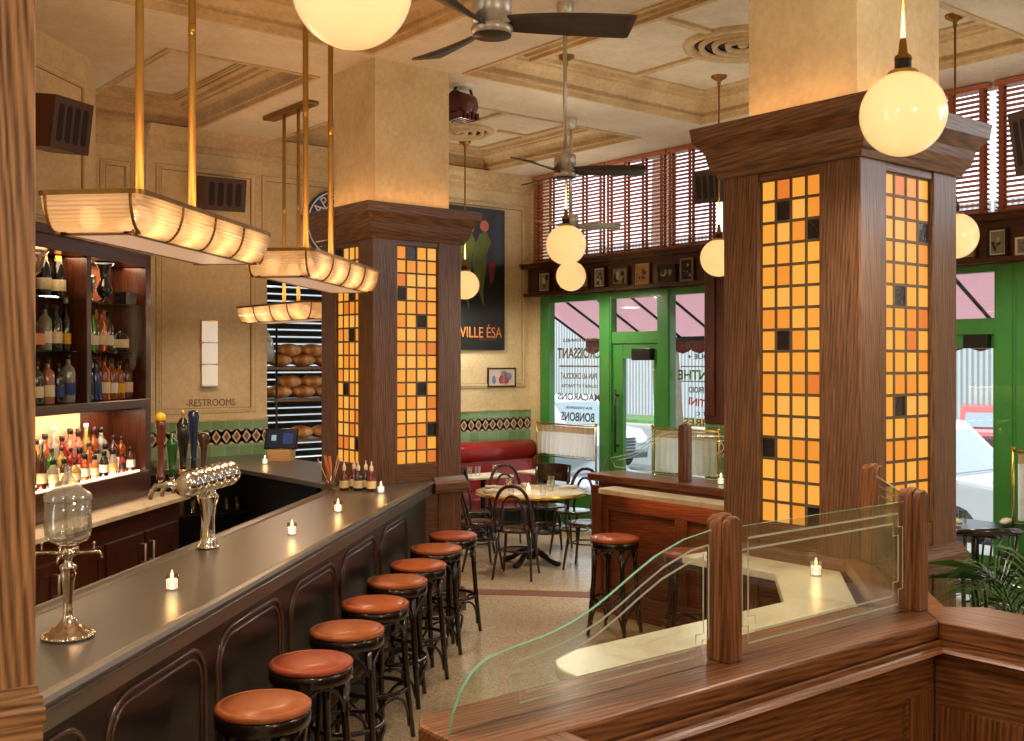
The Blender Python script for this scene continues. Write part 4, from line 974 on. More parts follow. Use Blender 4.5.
for i, (r_, a, l) in enumerate([(.40, 200, 'tumbler at the left edge of the round table'), (.36, 250, 'tumbler at the front of the round table'), (.30, 100, 'tumbler at the back of the round table'), (.20, 320, 'tumbler just right of the candle on the round table'), (.43, 20, 'tumbler at the right edge of the round table')]):
    tumbler(tc+Vector((r_*math.cos(R(a)), r_*math.sin(R(a)), .753)), l, 'glasses on the round table')
for i, (r_, a, l) in enumerate([(.42, 165, 'folded napkin at the left of the round table'), (.40, 120, 'folded napkin at the back of the round table'), (.42, 345, 'folded napkin at the right of the round table'), (.3, 60, 'folded napkin at the far right of the round table')]):
    napkin(tc+Vector((r_*math.cos(R(a)), r_*math.sin(R(a)), .762)), R(a), l, 'napkins on the round table')
p = tc+Vector((-.05, -.02, .753)); dup(cp0, p, 0, 'votive candle on the round marble table', 'votive candles'); light('candle_light', 'POINT', p+Vector((0, 0, .12)), .6, (1, .55, .2), .02)

# ------------------------------------------------------------------ red banquette, table at the wall
RED = flat('red_leather', rgb(150, 26, 28), .28, 0, .4, var=.2, vs=4)
bq = thing('banquette', 'red leather banquette along the green tiled wall', 'banquette', (7.6, 10.45, 0))
xb0, xb1 = 6.85, XW-.06
MB().box(xb0, xb1, 10.2, YB-.03, 0, .34).build('base', darkw('X'), bq)
q = MB(); q.tube([(xb0, 10.60, .955), (xb1-.1, 10.60, .955)], .13, 16); q.box(xb0, xb1-.15, 10.57, YB-.03, .47, .98); q.box(xb0, xb1-.1, 10.54, 10.6, .5, .84); q.build('backrest', RED, bq)
MB().box(xb0, xb1, 10.12, 10.66, .34, .47).build('seat', RED, bq, bevel=.04)
def sq_table(x, y, w, d_, label, cloth=False, rz=0):
    t = thing('cafe_table', label, 'table', (x, y, 0), rz); T = Matrix.Translation((x, y, 0)) @ Matrix.Rotation(rz, 4, 'Z')
    MB(T).box(-w/2, w/2, -d_/2, d_/2, .725, .75).build('tabletop', flat('white_cloth', rgb(226, 218, 200), .7) if cloth else darkw('X'), t, bevel=.006)
    MB(T).lathe([(.001, 0), (.2, .0), (.2, .02), (.05, .05), (.03, .1), (.03, .68), (.08, .725)], 20, cap=False).build('pedestal', IRON, t)
    return t
tA = atz(487, 467, .75); tA = Vector((7.95, 9.75, 0))
sq_table(7.62, 9.95, .6, .42, 'small white-topped table in front of the red banquette', True)
sq_table(8.5, 9.85, .5, .5, 'small white-topped table in the corner below the cafe curtain', True)
for dx, l in ((-.2, 'tumbler at the left of the banquette table'), (-.08, 'tumbler in the middle of the banquette table'), (.18, 'tumbler at the right of the banquette table')): tumbler(Vector((7.62+dx, 9.95, .752)), l, 'glasses on the banquette table')

# ------------------------------------------------------------------ cafe curtains on brass rails
def cloth_mat(name, c, k_=.5):
    m, t, b = newmat(name); b.inputs['Base Color'].default_value = c; b.inputs['Roughness'].default_value = .85
    tl = N(t, 'ShaderNodeBsdfTranslucent'); tl.inputs[0].default_value = c; mx = N(t, 'ShaderNodeMixShader'); mx.inputs[0].default_value = k_
    t.links.new(b.outputs[0], mx.inputs[1]); t.links.new(tl.outputs[0], mx.inputs[2]); t.links.new(mx.outputs[0], t.nodes['Material Output'].inputs[0]); return m
CUR = cloth_mat('curtain_linen', rgb(252, 248, 240), .65); CURB = cloth_mat('curtain_band', rgb(206, 176, 136), .5)
def cafe_curtain(X, y0, y1, z0, z1, label):
    t = thing('cafe_curtain', label, 'curtain', (X, (y0+y1)/2, z0-.2))
    q = MB(); q.tube([(X, y0, z1), (X, y1, z1)], .011, 8); q.build('brass_rail', BRASS, t)
    q = MB(); q.tube([(X, y0, 0.75), (X, y0, z1+.01)], .011, 8); q.sphere((X, y0, z1+.02), .018, 10, 8); q.build('brass_post', BRASS, t)
    q = MB(); q.tube([(X, y1, 0.75), (X, y1, z1+.01)], .011, 8); q.sphere((X, y1, z1+.02), .018, 10, 8); q.build('brass_post', BRASS, t)
    q = MB(); q.tube([(X, y0, z0-.03), (X, y1, z0-.03)], .008, 8); q.build('lower_rail', BRASS, t)
    for (a, b, mt, nm_) in ((z0, z1-.10, CUR, 'cloth'), (z1-.10, z1-.02, CURB, 'header_band')):
        q = MB(); n = int((y1-y0-.06)/.012); vs = []; fs = []
        for i in range(n+1):
            y = y0+.03+i*.012; dx = .026*math.sin(i*.85); vs += [(X+dx, y, a), (X+dx*.7, y, b)]
        for i in range(n): fs.append((2*i, 2*i+2, 2*i+3, 2*i+1))
        q.add(vs, fs, 0, True); o = q.build(nm_, mt, t)
    return t
cafe_curtain(8.88, pY(596, 8.88), pY(537, 8.88), .92, 1.30, 'white cafe curtain on brass rail under the window lettered CROISSANT')
cafe_curtain(8.78, pY(712, 8.9)-.2, pY(660, 8.9), .86, 1.34, 'white cafe curtain on brass rail behind the far glass screen')
cafe_curtain(8.6, 3.2, pY(1013, 8.6), .8, 1.36, 'cafe curtain with brass post at the right edge of the picture')

# ------------------------------------------------------------------ glass screen helpers
def screen_post(t, p, rz, h=.46, w=.072, d_=.09, name='screen_post'):
    """three stacked rounded boards, round topped"""
    T = Matrix.Translation(p) @ Matrix.Rotation(rz, 4, 'Z')
    for k_, (y0, y1, ww, hh) in enumerate([(-d_/2, -d_/6, w*.92, h-.008), (-d_/6, d_/6, w, h), (d_/6, d_/2, w*.92, h-.008)]):
        n = 12; pts = [(-ww/2, 0), (ww/2, 0)] + [(ww/2*math.cos(math.pi*i/n), hh-ww/2+ww/2*math.sin(math.pi*i/n)) for i in range(n+1)]
        MB(T).prism(pts, y0, y1, 'Y').build('post_board', oak('Z'), t, bevel=.005)
def glass_panel(t, p, rz, outline, etch=()):
    """outline in local (x,z), standing on the cap"""
    T = Matrix.Translation(p) @ Matrix.Rotation(rz, 4, 'Z')
    g = MB(T); n = len(outline); k_ = len(g.v); th = .005
    g.add([(x, -th, z) for x, z in outline]+[(x, th, z) for x, z in outline], [tuple(range(n)), tuple(range(n, 2*n))[::-1]], 0)
    for i in range(n):
        j = (i+1) % n; g.f.append([i, n+i, n+j, j]); g.mi.append(0 if (abs(outline[i][0]-outline[j][0]) < 1e-4 or outline[i][1]+outline[j][1] < 1e-3) else 1); g.sm.append(False)
    o = g.build('glass_pane', [SCREEN, GEDGE], t)
    for line, w in etch:
        q = MB(T); line = [Vector((a, b)) for a, b in line]
        vs = []; fs = []
        for i, v in enumerate(line):
            d_ = (line[min(i+1, len(line)-1)]-line[max(i-1, 0)]).normalized(); nn = Vector((-d_.y, d_.x))*w/2
            vs += [(v.x-nn.x, -th-.0005, v.y-nn.y), (v.x+nn.x, -th-.0005, v.y+nn.y)]
        for i in range(len(line)-1): fs.append((2*i, 2*i+1, 2*i+3, 2*i+2))
        q.add(vs, fs); q.build('etched_line', ETCH, o)
    return o
# ------------------------------------------------------------------ near partition (booth in the lower right)
ZCAP = 1.15
bp_ = thing('booth_partition', 'worn oak booth partition with moulded cap in the lower right foreground', 'partition', (2.7, 2.1, 0))
XA, XC = 1.62, 3.60           # inner faces left / right ; back run from y 2.01 to 2.34
MB().prism([(1.53, 2.01), (3.60, 2.01), (3.76, 2.17), (3.56, 2.34), (1.58, 2.34), (1.53, 2.27)], 1.085, ZCAP).build('cap_board', oak('X'), bp_, bevel=.01)
MB().prism([(1.53, -.6), (1.80, -.6), (1.80, 2.01), (1.53, 2.01)], 1.085, ZCAP-.001).build('cap_board', oak('Y'), bp_, bevel=.006)
MB().prism([(XC, -.6), (XC+.34, -.6), (XC+.34, 2.02), (XC+.17, 2.19), (XC, 2.01)], 1.085, ZCAP-.001).build('cap_board', oak('Y'), bp_, bevel=.006)
m = MB(); m.sweep([(1.80, -.6), (1.80, 2.01), (XC, 2.01), (XC, -.6)], [(-.006, 1.086), (-.012, 1.082), (-.014, 1.066), (-.02, 1.06), (-.03, 1.056), (-.04, 1.05)], closed=False, axmi=True); m.build('cap_moulding', [oak('X'), oak('Y')], bp_)
m = MB(); m.box(1.76, XC, 2.07, 2.28, 0, 1.085); m.build('back_wall', oak('X'), bp_)
m = MB()
for x0, x1 in ((1.84, 2.6), (2.72, 3.48)):
    m.box(x0, x1, 2.055, 2.071, .25, .275); m.box(x0, x1, 2.055, 2.071, .865, .89); m.box(x0, x0+.02, 2.055, 2.071, .275, .865); m.box(x1-.02, x1, 2.055, 2.071, .275, .865)
m.build('panel_moulding', oak('X'), bp_)
for x0, x1, z0_, z1_, ax in ((1.80, XC-.02, .89, 1.075, 'X'), (1.80, XC-.02, .1, .25, 'X'), (2.6, 2.72, .25, .89, 'Z'), (1.78, 1.84, .25, .89, 'Z'), (3.48, XC-.02, .25, .89, 'Z')):
    m = MB(); m.box(x0, x1 if x1 < 3.5 else XC+.03, 2.045, 2.07, z0_, z1_); m.build('framing_board', oak(ax), bp_, bevel=.003)
m = MB(); m.box(XC+.05, XC+.28, -.6, 2.05, 0, 1.085); m.build('side_wall', oak('Y'), bp_)
for y0, y1, z0_, z1_, ax in ((-.5, 2.04, .84, 1.075, 'Y'), (1.72, 2.04, .1, .84, 'Z'), (-.5, 1.6, .1, .2, 'Y')):
    m = MB(); m.box(XC+.025, XC+.05, y0, y1, z0_, z1_); m.build('framing_board', oak(ax), bp_, bevel=.003)
m = MB(); m.box(1.58, 1.76, -.6, 2.28, 0, 1.085); m.build('end_wall', oak('Y'), bp_)
# diagonal run to the pillar
pA = Vector((XC+.12, 2.17, 0)); pB = Vector((4.50, 2.86, 0)); dg = (pB-pA); dl = dg.length; da = math.atan2(dg.y, dg.x)
TD = Matrix.Translation(pA) @ Matrix.Rotation(da, 4, 'Z')
MB(TD).box(0.02, dl, -.12, .12, 1.085, ZCAP-.003).build('diagonal_cap', oak('X'), bp_, bevel=.01)
MB(TD).box(0.02, dl, -.08, .08, 0, 1.085).build('diagonal_wall', oak('X'), bp_)
# marble ledge behind it
lg = thing('marble_ledge', 'pale marble ledge with rounded end behind the near glass screen', 'ledge', (3.0, 2.6, .9))
n = 8; led = [(2.40, 2.345), (3.66, 2.345)] 
led += [(4.44, 2.98), (4.44, 3.75), (4.17, 3.75), (4.17, 3.16), (3.70, 2.76), (2.52, 2.76)]
for i in range(1, n+1):
    a = math.pi/2+i*math.pi/2/n; led.append((2.52+.21*math.cos(a), 2.55+.21*math.sin(a)))
led += [(2.31, 2.42), (2.34, 2.36)]
MB().prism(led, 1.035, 1.075).build('marble_top', marble(), lg, bevel=.006)
MB().box(2.55, 3.6, 2.29, 2.36, .9, 1.034).build('bracket', oak('X'), lg)
dup(cp0, atz(816, 576, 1.075), 0, 'votive candle on the marble ledge behind the glass screen', 'votive candles')
light('candle_light', 'POINT', atz(816, 576, 1.075)+Vector((0, 0, .1)), .35, (1, .55, .2), .02)
# glass screens on it
gs = thing('glass_screen', 'etched curved glass screen between round-topped wooden posts on the near partition', 'glass screen', (2.6, 2.17, ZCAP))
screen_post(gs, (2.61, 2.17, ZCAP), 0); 
screen_post(gs, (3.70, 2.17, ZCAP), 0); screen_post(gs, (4.43, 2.80, ZCAP), da-R(90)+R(45))
def S(x): return x
sw = [(1.60, 0), (2.55, 0), (2.55, .412)]
crv = [(2.55, .412), (2.42, .395), (2.30, .36), (2.20, .315), (2.12, .275), (2.04, .24), (1.96, .214), (1.88, .197), (1.80, .187), (1.73, .178), (1.684, .172), (1.65, .158), (1.62, .136), (1.59, .10), (1.566, .05)]
out = [(x-2.0, z) for x, z in [(1.556, 0), (2.55, 0)]+crv]
def off(c_, dx, dz): return [(x-2.0+dx, z+dz) for x, z in c_]
e1 = [(.53, .368)]+off(crv[1:10], .03, -.035); e2 = [(.505, .332)]+off(crv[1:10], .02, -.07)
bot = [(e1[-1][0], e1[-1][1]), (e1[-1][0]-.02, .11), (e1[-1][0]+.02, .11), (e1[-1][0]+.02, .035), (.50, .035), (.50, .08), (.53, .08), (.53, e1[0][1])]
bot2 = [(e2[-1][0], e2[-1][1]), (e2[-1][0]+.0, .075), (e2[-1][0]+.05, .075), (e2[-1][0]+.05, .06), (.47, .06), (.47, .10), (.505, .10), (.505, e2[0][1]+.01)]
glass_panel(gs, (2.0, 2.17, ZCAP), 0, out, [(e1, .007), (e2, .007), (bot, .006), (bot2, .006)])
L_ = 3.64-2.67
def rect_etch(L_, h): 
    a = [(.02, h-.09), (.05, h-.09), (.05, h-.04), (L_-.05, h-.04), (L_-.05, h-.09), (L_-.02, h-.09), (L_-.02, .09), (L_-.05, .09), (L_-.05, .035), (.05, .035), (.05, .09), (.02, .09), (.02, h-.09)]
    b = [(.02, h-.075), (L_-.085, h-.075), (L_-.085, h-.12), (L_-.05, h-.12), (L_-.05, .12), (L_-.085, .12), (L_-.085, .07), (.085, .07), (.085, .12), (.05, .12), (.05, h-.075)]
    return [(a, .007), (b, .007)]
glass_panel(gs, (2.67, 2.17, ZCAP), 0, [(0, 0), (L_, 0), (L_, .41), (0, .41)], rect_etch(L_, .41))
Ld = dl-.24
glass_panel(gs, tuple(pA+dg.normalized()*.07+Vector((0, 0, ZCAP-.003))), da, [(0, 0), (Ld+.0, 0), (Ld+.0, .41), (0, .41)], rect_etch(Ld, .41))

# ------------------------------------------------------------------ far partition with ledge
fx0, fx1, fy0, fy1 = 6.20, 6.42, 3.9, 6.5
fp_ = thing('ledge_partition', 'panelled reddish-brown partition with marble ledge beyond the tiled pillar', 'partition', (6.3, 5.2, 0))
MB().box(fx0-.08, fx1+.08, fy0, fy1+.06, 1.09, 1.15).build('cap', redoak('Y'), fp_, bevel=.012)
MB().box(fx0, fx1, fy0, fy1, 0, 1.09).build('wall_panel', redoak('Y'), fp_)
for y0, y1, z0_, z1_, ax in ((fy0, fy1, .86, 1.04, 'Y'), (fy0, fy1, 0, .2, 'Y'), (fy1-.14, fy1, .2, .86, 'Z'), (5.5, 5.62, .2, .86, 'Z'), (4.7, 4.82, .2, .86, 'Z')):
    m = MB(); m.box(fx0-.03, fx0, y0, y1, z0_, z1_); m.build('framing_board', redoak(ax), fp_, bevel=.004)
MB().box(fx0-.06, fx1+.03, fy1-.1, fy1+.05, 0, .18).box(fx0-.05, fx1+.02, fy1-.08, fy1+.04, .18, 1.05).build('end_board', redoak('Z'), fp_, bevel=.006)
ml = MB(); led = [(fx0-.31, 4.0), (fx0-.09, 4.0), (fx0-.09, 6.22), (fx0-.24, 6.22), (fx0-.29, 6.20), (fx0-.31, 6.15)]
tag(ml.prism(led, 1.03, 1.07).build('ledge_shelf', marble(), bevel=.006), 'narrow marble ledge on the front of the far mahogany partition', 'ledge')
light('ledge_strip_light', 'AREA', (fx0-.12, 5.1, 1.02), 2.5, (1, .55, .25), .05, (0, R(-25), 0), 2.0)
gs2 = thing('glass_screen', 'etched glass screen with a round-topped post on the far mahogany partition', 'glass screen', (6.3, 5.4, 1.15))
yp = pY(685, 6.31)
screen_post(gs2, (6.31, yp, 1.15), R(90), .45)
crv2 = [(0, .41), (.12, .40), (.22, .37), (.32, .31), (.42, .25), (.54, .20), (.68, .17), (.78, .15), (.83, .11), (.86, .04)]
glass_panel(gs2, (6.31, yp+.06, 1.15), R(90), [(.87, 0), (0, 0)]+crv2, [([(a_+.0, b_-.03) for a_, b_ in crv2[:-2]]+[(.72, .05), (.05, .05), (.05, .3)], .008), ([(a_-.0, b_-.06) for a_, b_ in crv2[:-3]], .007)])
glass_panel(gs2, (6.31, yp-.06, 1.15), R(-90), [(0, 0), (1.2, 0), (1.2, .41), (0, .41)], rect_etch(1.2, .41))
dup(cp0, atz(655, 484, 1.07), 0, 'votive candle on the marble ledge of the far partition', 'votive candles')
dup(cp0, Vector((6.33, pY(721, 6.33), 1.15)), 0, 'votive candle behind the far glass screen near the green tiles', 'votive candles')
# ------------------------------------------------------------------ prismatic glass bar lights
def ribbed():
    m = bpy.data.materials.new('ribbed_glass'); m.use_nodes = True; t = m.node_tree; t.nodes.clear()
    o = N(t, 'ShaderNodeOutputMaterial'); tr = N(t, 'ShaderNodeBsdfTransparent'); tr.inputs[0].default_value = (1, .93, .82, 1)
    tl = N(t, 'ShaderNodeBsdfTranslucent'); tl.inputs[0].default_value = (1, .80, .58, 1); g = N(t, 'ShaderNodeBsdfGlossy', Roughness=.12)
    a = N(t, 'ShaderNodeMixShader'); a.inputs[0].default_value = .95; t.links.new(tr.outputs[0], a.inputs[1]); t.links.new(tl.outputs[0], a.inputs[2])
    b = N(t, 'ShaderNodeMixShader'); b.inputs[0].default_value = .25; t.links.new(a.outputs[0], b.inputs[1]); t.links.new(g.outputs[0], b.inputs[2])
    t.links.new(b.outputs[0], o.inputs[0]); return m
RIB = ribbed(); BULB = emis('warm_bulb', (1, .60, .27, 1), 9, .25); FROST = flat('frosted_glass', rgb(236, 190, 150), .4, trans=.0)
def rrect(L, Wd, r, n=8):
    pts = []
    for cx_, cy_, a0 in ((L/2-r, Wd/2-r, 0), (-L/2+r, Wd/2-r, 90), (-L/2+r, -Wd/2+r, 180), (L/2-r, -Wd/2+r, 270)):
        for i in range(n+1):
            a = R(a0+90*i/n); pts.append((cx_+r*math.cos(a), cy_+r*math.sin(a)))
    return pts
def bar_light(p, rz, L, Wd, label, rods, up=12, down=10, rodtop=4.5, plate=None):
    t = thing('bar_pendant', label, 'pendant light', p, rz, 'ribbed glass bar pendants'); T = Matrix.Translation(p) @ Matrix.Rotation(rz, 4, 'Z')
    path = rrect(L, Wd, .05); prof = []
    for i in range(25):
        a = i/24*R(80); rr = 1 + (.035 if i % 2 else 0)
        prof.append((.105-.1*rr*math.cos(a)**.8, -.15*rr*math.sin(a)))
    MB(T).sweep(path, prof, True, 0, False).build('ribbed_glass', RIB, t)
    zb = prof[-1][1]; ib = prof[-1][0]
    MB(T).sweep(path, [(-.006, -.006), (-.008, .012), (.006, .014), (.006, -.006), (-.006, -.006)]).build('brass_rim', BRASSD, t)
    q = MB(T); q.sweep(path, [(ib-.004, zb-.008), (ib-.004, zb+.004), (ib+.012, zb+.004), (ib+.012, zb-.008), (ib-.004, zb-.008)]); q.build('lower_rim', BRASSD, t)
    MB(T).box(-L/2+ib, L/2-ib, -Wd/2+ib, Wd/2-ib, zb-.004, zb+.002).build('bottom_diffuser', emis('bottom_diffuser', (1, .58, .34, 1), .45), t)
    # straps
    ns = max(3, round(L/.36))
    for i in range(1, ns):
        x = -L/2+.05+(L-.1)*i/ns
        for s_ in (1, -1):
            pts = []
            for k_ in range(9):
                a = k_/8*R(80); pts.append((x, s_*(Wd/2-(.105-.104*math.cos(a)**.8)), -.153*math.sin(a)))
            MB(T).tube(pts, .006, 6).build('strap', BRASSD, t)
    for s_ in (-1, 1):
        for y in (-Wd/2+.04, Wd/2-.04):
            pts = []
            for k_ in range(9):
                a = k_/8*R(80); pts.append((s_*(L/2-(.105-.104*math.cos(a)**.8)), y, -.153*math.sin(a)))
            MB(T).tube(pts, .006, 6).build('strap', BRASSD, t)
    nb = max(3, round(L/.36))
    for i in range(nb):
        x = -L/2+.05+(L-.1)*(i+.5)/nb
        for y in (-.11, .11):
            MB(T).sphere((x, y, -.07), .042, 12, 8, sz=1.2).build('bulb', BULB, t)
    for xr in rods:
        MB(T).tube([(xr, 0, -.12), (xr, 0, rodtop-p[2])], .019, 4).build('brass_rod', flat('satin_brass', rgb(190, 150, 78), .55, .6), t)
        MB(T).tube([(xr, 0, .9), (xr, 0, .95)], .019, 10).build('rod_collar', BRASS, t)
    MB(T).box(min(rods)-.05, max(rods)+.05, -.02, .02, -.12, -.105).build('cross_bar', BRASSD, t)
    if plate: MB(T).prism([(-plate/2, -.07), (plate/2, -.07), (plate/2, .07), (-plate/2, .07)], rodtop-p[2]-.04, rodtop-p[2]).build('ceiling_plate', BRASSD, t, bevel=.012)
    for s_ in (-1, 1):
        q_ = T @ Vector((0, s_*.14, .02)); light('bar_pendant_uplight', 'AREA', tuple(q_), up/2, (1, .52, .27), L*.8, (R(180), 0, rz), .07)
    light('bar_pendant_downlight', 'AREA', (p[0], p[1], p[2]-.19), down, (1, .66, .40), L*.8, (0, 0, rz), Wd*.5)
    return t
bar_light(nt(-2.145, 4.61, 2.735), NA, 1.46, .43, 'ribbed glass and brass pendant over the bar, nearest the camera', (-.30, .23), 11, 14, 4.5, .8)
bar_light(nt(-2.145, 6.81, 2.735), NA, 1.6, .43, 'second ribbed glass and brass pendant over the bar, beside the far pillar', (-.27, .27), 10, 14, 4.5, .8)
b3 = at(290, 303, 10.2); bar_light((b3.x, b3.y, 2.62), R(90), 1.5, .43, 'farthest ribbed glass pendant, over the service counter by the bakery opening', (-.17, .12), 12, 14, 4.5, .9)

# ------------------------------------------------------------------ globe pendants
OPAL = None
def opal():
    global OPAL
    if OPAL: return OPAL
    m, t, b = newmat('opal_globe'); b.inputs['Base Color'].default_value = rgb(250, 232, 200); b.inputs['Roughness'].default_value = .12; b.inputs['Coat Weight'].default_value = .6
    b.inputs['Emission Color'].default_value = (1, .66, .25, 1); b.inputs['Emission Strength'].default_value = .72; OPAL = m; return m
def globe(px, py, d, rod_top, label, power=15):
    p = at(px, py, d); D = .175
    t = thing('globe_pendant', label, 'pendant light', p, 0, 'opal globe pendants'); T = Matrix.Translation(p)
    MB(T).sphere((0, 0, 0), D, 48, 30).build('globe', opal(), t)
    MB(T).lathe([(.062, D-.022), (.064, D-.005), (.055, D+.005), (.03, D+.008)], 24, cap=False).build('gallery_ring', BRASS, t)
    MB(T).lathe([(.034, D+.0), (.034, D+.05), (.03, D+.055)], 20).build('socket', BLACK, t)
    MB(T).lathe([(.036, D+.05), (.034, D+.065), (.02, D+.075), (.014, D+.13), (.010, D+.14)], 20, cap=False).build('socket_cap', BRASSD, t)
    MB(T).tube([(0, 0, D+.13), (0, 0, rod_top-p.z)], .0085, 8).build('rod', BRASSD, t)
    MB(T).lathe([(.012, rod_top-p.z-.10), (.018, rod_top-p.z-.05), (.07, rod_top-p.z-.02), (.075, rod_top-p.z)], 24, cap=False).build('ceiling_rose', BRASSD, t)
    light('globe_light_down', 'AREA', p-Vector((0, 0, D+.01)), power*1.3, (1, .88, .72), .22, (0, 0, 0))
    light('globe_light_up', 'AREA', p+Vector((0, 0, D+.14)), power*.35, (1, .86, .68), .22, (R(180), 0, 0))
    return t
globe(352, -12, 3.1, 4.75, 'large opal globe pendant cut off by the top edge of the picture')
globe(903, 114, 4.44, 4.75, 'large opal globe pendant in front of the nearer tiled pillar')
globe(566, 245, 9.3, 4.75, 'upper of the two overlapping opal globes before the window blinds')
globe(571, 276, 12.4, 4.75, 'lower and farther of the two overlapping opal globes before the blinds')
globe(465, 285, 12.9, 4.75, 'opal globe pendant partly hidden by the far tiled pillar, over the poster')
globe(719, 258, 9.95, 4.75, 'opal globe pendant partly hidden at the left of the nearer tiled pillar')
globe(955, 236, 8.2, 4.75, 'opal globe pendant partly hidden at the right of the nearer tiled pillar')
# added fill lights out of view on the camera side, to brighten the room
for (x, y) in ((2.0, -1.2), (6.6, .6), (-1.5, .5)):
    light('room_fill_light', 'POINT', (x, y, 3.0), 72, (1, .88, .73), .3)

# ------------------------------------------------------------------ ceiling fans
def fan(px, py, d, label, rots, blade_mat, top=4.75, L=.66):
    p = at(px, py, d); t = thing('ceiling_fan', label, 'ceiling fan', p, 0, 'three-blade ceiling fans'); T = Matrix.Translation(p)
    MB(T).lathe([(.001, -.055), (.075, -.05), (.08, -.03), (.078, -.02), (.06, -.018), (.06, -.01), (.075, -.008), (.075, .09), (.07, .10), (.02, .11), (.02, .14)], 32, cap=False).build('motor_housing', NICKEL, t)
    MB(T).lathe([(.001, -.058), (.072, -.054), (.076, -.04), (.07, -.03)], 32, cap=False).build('bottom_cap', STEELG, t)
    MB(T).tube([(0, 0, .1), (0, 0, top-p.z)], .014, 10).build('downrod', NICKEL, t)
    MB(T).lathe([(.02, top-p.z-.11), (.05, top-p.z-.09), (.06, top-p.z-.02), (.06, top-p.z)], 24, cap=False).build('canopy', NICKEL, t)
    for a in rots:
        n = 14; vs = []; fs = []
        for i in range(n+1):
            u = i/n; x = .05+u*(L-.05); w = .035+.045*u**.7; tw_ = R(30-16*u); cy_ = -.02+.04*u*u
            for s_ in (-1, 1):
                for th in (-.004, .004):
                    y = cy_+s_*w*(1 if (i < n or s_ < 0) else .8); vs.append((x+(0.0 if i < n or s_ < 0 else -.02), y*math.cos(tw_), -s_*w*math.sin(tw_)*.9+th-.01))
        for i in range(n):
            a_ = i*4; b_ = a_+4
            fs += [(a_, a_+2, b_+2, b_), (a_+1, b_+1, b_+3, a_+3), (a_, b_, b_+1, a_+1), (a_+2, a_+3, b_+3, b_+2)]
        fs += [(0, 1, 3, 2), (n*4, n*4+2, n*4+3, n*4+1)]
        MB(T @ Matrix.Rotation(R(a), 4, 'Z')).add(vs, fs, 0, True).build('blade', blade_mat, t)
    return t
fan(492, 22, 4.0, 'nearest ceiling fan with dark grey blades at the top of the picture', (-38-0, 82, 202), STEELG, L=.54)
fan(565, 170, 7.2, 'middle ceiling fan on a long rod with grey blades', (-45, 75, 195), STEELG, L=.55, top=4.5)
fan(571, 226, 10.6, 'farthest ceiling fan with pale blades behind the globes', (-50, 70, 190), NICKEL, L=.50, top=4.5)

# ------------------------------------------------------------------ speakers
def speaker(c, rz, tilt, label, s=(.30, .22, .24), slots=4):
    t = thing('wall_speaker', label, 'speaker', c, rz, 'slotted wooden wall speakers'); T = Matrix.Translation(c) @ Matrix.Rotation(rz, 4, 'Z') @ Matrix.Rotation(R(tilt), 4, 'X')
    w, d_, h = s
    q = MB(T); q.prism([(-d_/2, -h/2), (d_/2-.02, -h/2), (d_/2, h/2), (-d_/2-.0, h/2)], -w/2, w/2, 'X'); q.build('cabinet', BROWN, t, bevel=.004)
    q = MB(T); q.box(-w/2, w/2, -d_/2-.014, -d_/2, -h/2, h/2); fr = q.build('front_plate', SPFACE, t, bevel=.004)
    for i in range(slots):
        x = -w/2+w*(i+.9)/(slots+.8); q = MB(T); n = 8; ww = w/(slots+.8)*.33; hh = h*.36
        pts = [(ww*math.cos(math.pi*k_/n), hh-ww+ww*math.sin(math.pi*k_/n)) for k_ in range(n+1)] + [(-ww*math.cos(math.pi*k_/n), -hh+ww-ww*math.sin(math.pi*k_/n)) for k_ in range(n+1)]
        q.prism([(x+a, b) for a, b in pts], -d_/2-.016, -d_/2-.0135, 'Y'); q.build('slot', BROWND, fr)
    q = MB(T); q.box(-.03, .03, d_/2-.03, d_/2+.06, -.05, .05); q.build('wall_bracket', BLACK, t)
    return t
speaker(nt(-4.17, 7.06, 3.76), NA+R(-62+48), 8, 'large brown slotted speaker on the angled wall above the bottles', (.36, .36, .36))
sp2 = aty = cd((217-CX)/FPX*11.25, 11.25); speaker((sp2.x, YB-.20, 3.84), R(-8), 10, 'brown slotted speaker on the plaster wall above the restroom sign', (.44, .28, .34))
speaker((XW-.25, pY(716, XW-.2), 3.95), R(-70), 10, 'brown slotted speaker beside the blinds left of the nearer pillar', (.34, .26, .34))
speaker((8.6, pY(1045, 8.6), 3.85), R(-110), 10, 'brown slotted speaker cut off at the right edge of the picture', (.36, .3, .5))

# ------------------------------------------------------------------ wall sconce, restroom lettering, poster, sign, picture
zs = lambda px, py, Y=YB: H+(HY-py)/FPX*(Y/(CA-SA*(px-CX)/FPX))
sx_ = pX(209, YB); t = thing('wall_sconce', 'narrow ribbed glass wall sconce above the restroom lettering', 'wall light', (sx_, YB, zs(209, 385))); z0_, z1_ = zs(209, 386), zs(209, 321)
MB().box(sx_-.09, sx_+.09, YB-.02, YB, z0_-.01, z1_+.01).build('back_plate', BRASS, t)
q = MB(); hgt = (z1_-z0_)/3
for i in range(3):
    q = MB(Matrix.Translation((sx_, YB-.02, z0_+hgt*i+.008))); n = 16
    pts = [(.085*math.cos(math.pi*(1+k_/n)), .07*math.sin(math.pi*(1+k_/n))) for k_ in range(n+1)]; q.prism(pts, 0, hgt-.016, 'Z', smooth=False); q.build('ribbed_shade', emis('sconce_glass', (1, .80, .58, 1), .55), t)
    q = MB(); q.box(sx_-.092, sx_+.092, YB-.095, YB, z0_+hgt*i-.006, z0_+hgt*i+.006); q.build('band', NICKEL, t)
light('sconce_light', 'AREA', (sx_, YB-.12, (z0_+z1_)/2), 1.5, (1, .66, .36), .1, (R(-90), 0, 0), .6)
for s_ in (): light('sconce_side_light', 'POINT', (sx_+s_*.11, YB-.05, (z0_+z1_)/2), .35, (1, .6, .3), .04)
